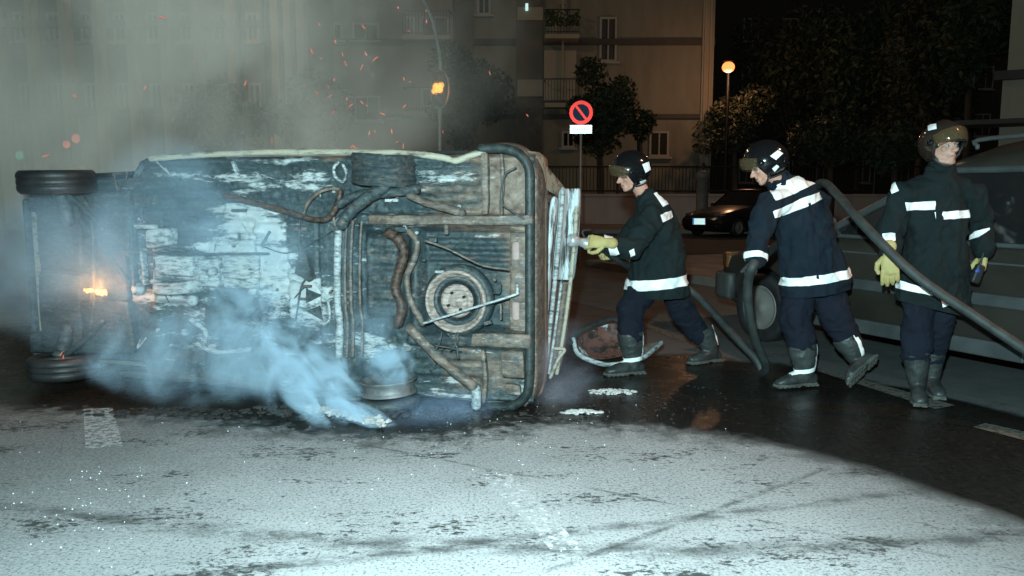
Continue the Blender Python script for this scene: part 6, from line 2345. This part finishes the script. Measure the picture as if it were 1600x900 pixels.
# big bank rising behind the wreck on the left
smoke('smoke', at(90, 110, 7.7), (4.3, 1.5, 3.5), (0, 0, 0), 2.1, GREY, 'broad grey bank of smoke filling the air on the left', 0.50, 0.42, 0.62, 1.2, 1.5, seed=3.0, detail=6)
smoke('smoke', at(330, 200, 7.6), (2.8, 1.1, 2.1), (0, 0.3, 0), 0.6, GREY, 'thinner grey smoke drifting above the middle of the wreck', 1.3, 0.40, 0.66, 1.2, 1.3, seed=8.0, detail=6)
smoke('smoke', at(560, 110, 8.5), (2.4, 1.2, 2.2), (0, 0, 0), 0.22, GREY, 'faint veil of smoke round the flying sparks', 0.8, 0.35, 0.7, 0.9, 1.3, seed=13.0)
# veil over the front half of the wreck
smoke('smoke', at(120, 425, 5.2), (0.95, 0.3, 0.66), (0, 0, -PHI), 1.9, BLUE, 'bluish smoke curling over the nose of the wreck', 1.5, 0.30, 0.68, 0.8, 1.2, seed=21.0)
smoke('smoke', at(290, 560, 4.9), (0.85, 0.34, 0.34), (0, 0, -PHI), 2.4, BLUE, 'blue smoke rolling along the foot of the wreck', 3.2, 0.40, 0.64, 1.1, 1.0, seed=25.0)
smoke('smoke', at(300, 330, 5.1), (0.9, 0.3, 0.6), (0, 0, -PHI), 1.1, BLUE, 'thin haze of smoke over the engine bay', 1.8, 0.35, 0.68, 0.8, 1.1, seed=29.0)
# dense plume from the smouldering trim
smoke('smoke', at(565, 648, 4.5), (0.27, 0.07, 0.075), (0, R_(24), 0), 34, BLUE, 'densest white jet of smoke at ground level', 6.5, 0.36, 0.62, 0.7, 0.9, seed=31.0, stretch=(0.5, 1, 1.4))
smoke('smoke', at(500, 605, 4.52), (0.33, 0.16, 0.24), (0, R_(50), 0), 9, BLUE, 'bright billow of smoke rising left of the jet', 7.0, 0.44, 0.58, 1.4, 0.9, seed=35.0, stretch=(0.6, 1, 1.3))
smoke('smoke', at(425, 545, 4.6), (0.56, 0.22, 0.38), (0, R_(40), 0), 3.6, BLUE, 'broad billow of blue white smoke before the middle of the wreck', 5.0, 0.46, 0.60, 1.5, 1.0, seed=39.0)
smoke('smoke', at(400, 440, 4.72), (1.15, 0.2, 0.62), (0, R_(14), 0), 1.2, BLUE, 'soft smoke thinning out above the billow', 3.2, 0.42, 0.66, 1.2, 1.1, seed=43.0)
# smoke off the bare rim
smoke('smoke', at(612, 572, 4.72), (0.17, 0.12, 0.16), (0, R_(35), 0), 10.0, BLUE, 'puff of smoke lifting off the bare rim', 6.0, 0.40, 0.64, 0.8, 0.9, seed=47.0)
smoke('smoke', at(585, 530, 4.75), (0.26, 0.12, 0.3), (0, 0, 0), 2.0, BLUE, 'wisp of smoke above the bare rim', 4.5, 0.42, 0.68, 0.9, 1.0, seed=51.0)
smoke('smoke', at(680, 640, 4.55), (0.45, 0.14, 0.14), (0, R_(-6), 0), 2.2, (0.5, 0.68, 0.95), 'low blue smoke hugging the road under the tail', 4.0, 0.36, 0.66, 0.8, 1.0, seed=55.0)
smoke('smoke', at(872, 575, 5.0), (0.34, 0.2, 0.42), (0, R_(12), 0), 1.0, (0.78, 0.76, 0.92), 'pale violet wisp of smoke beside the tail', 3.6, 0.38, 0.68, 0.9, 1.1, seed=59.0)
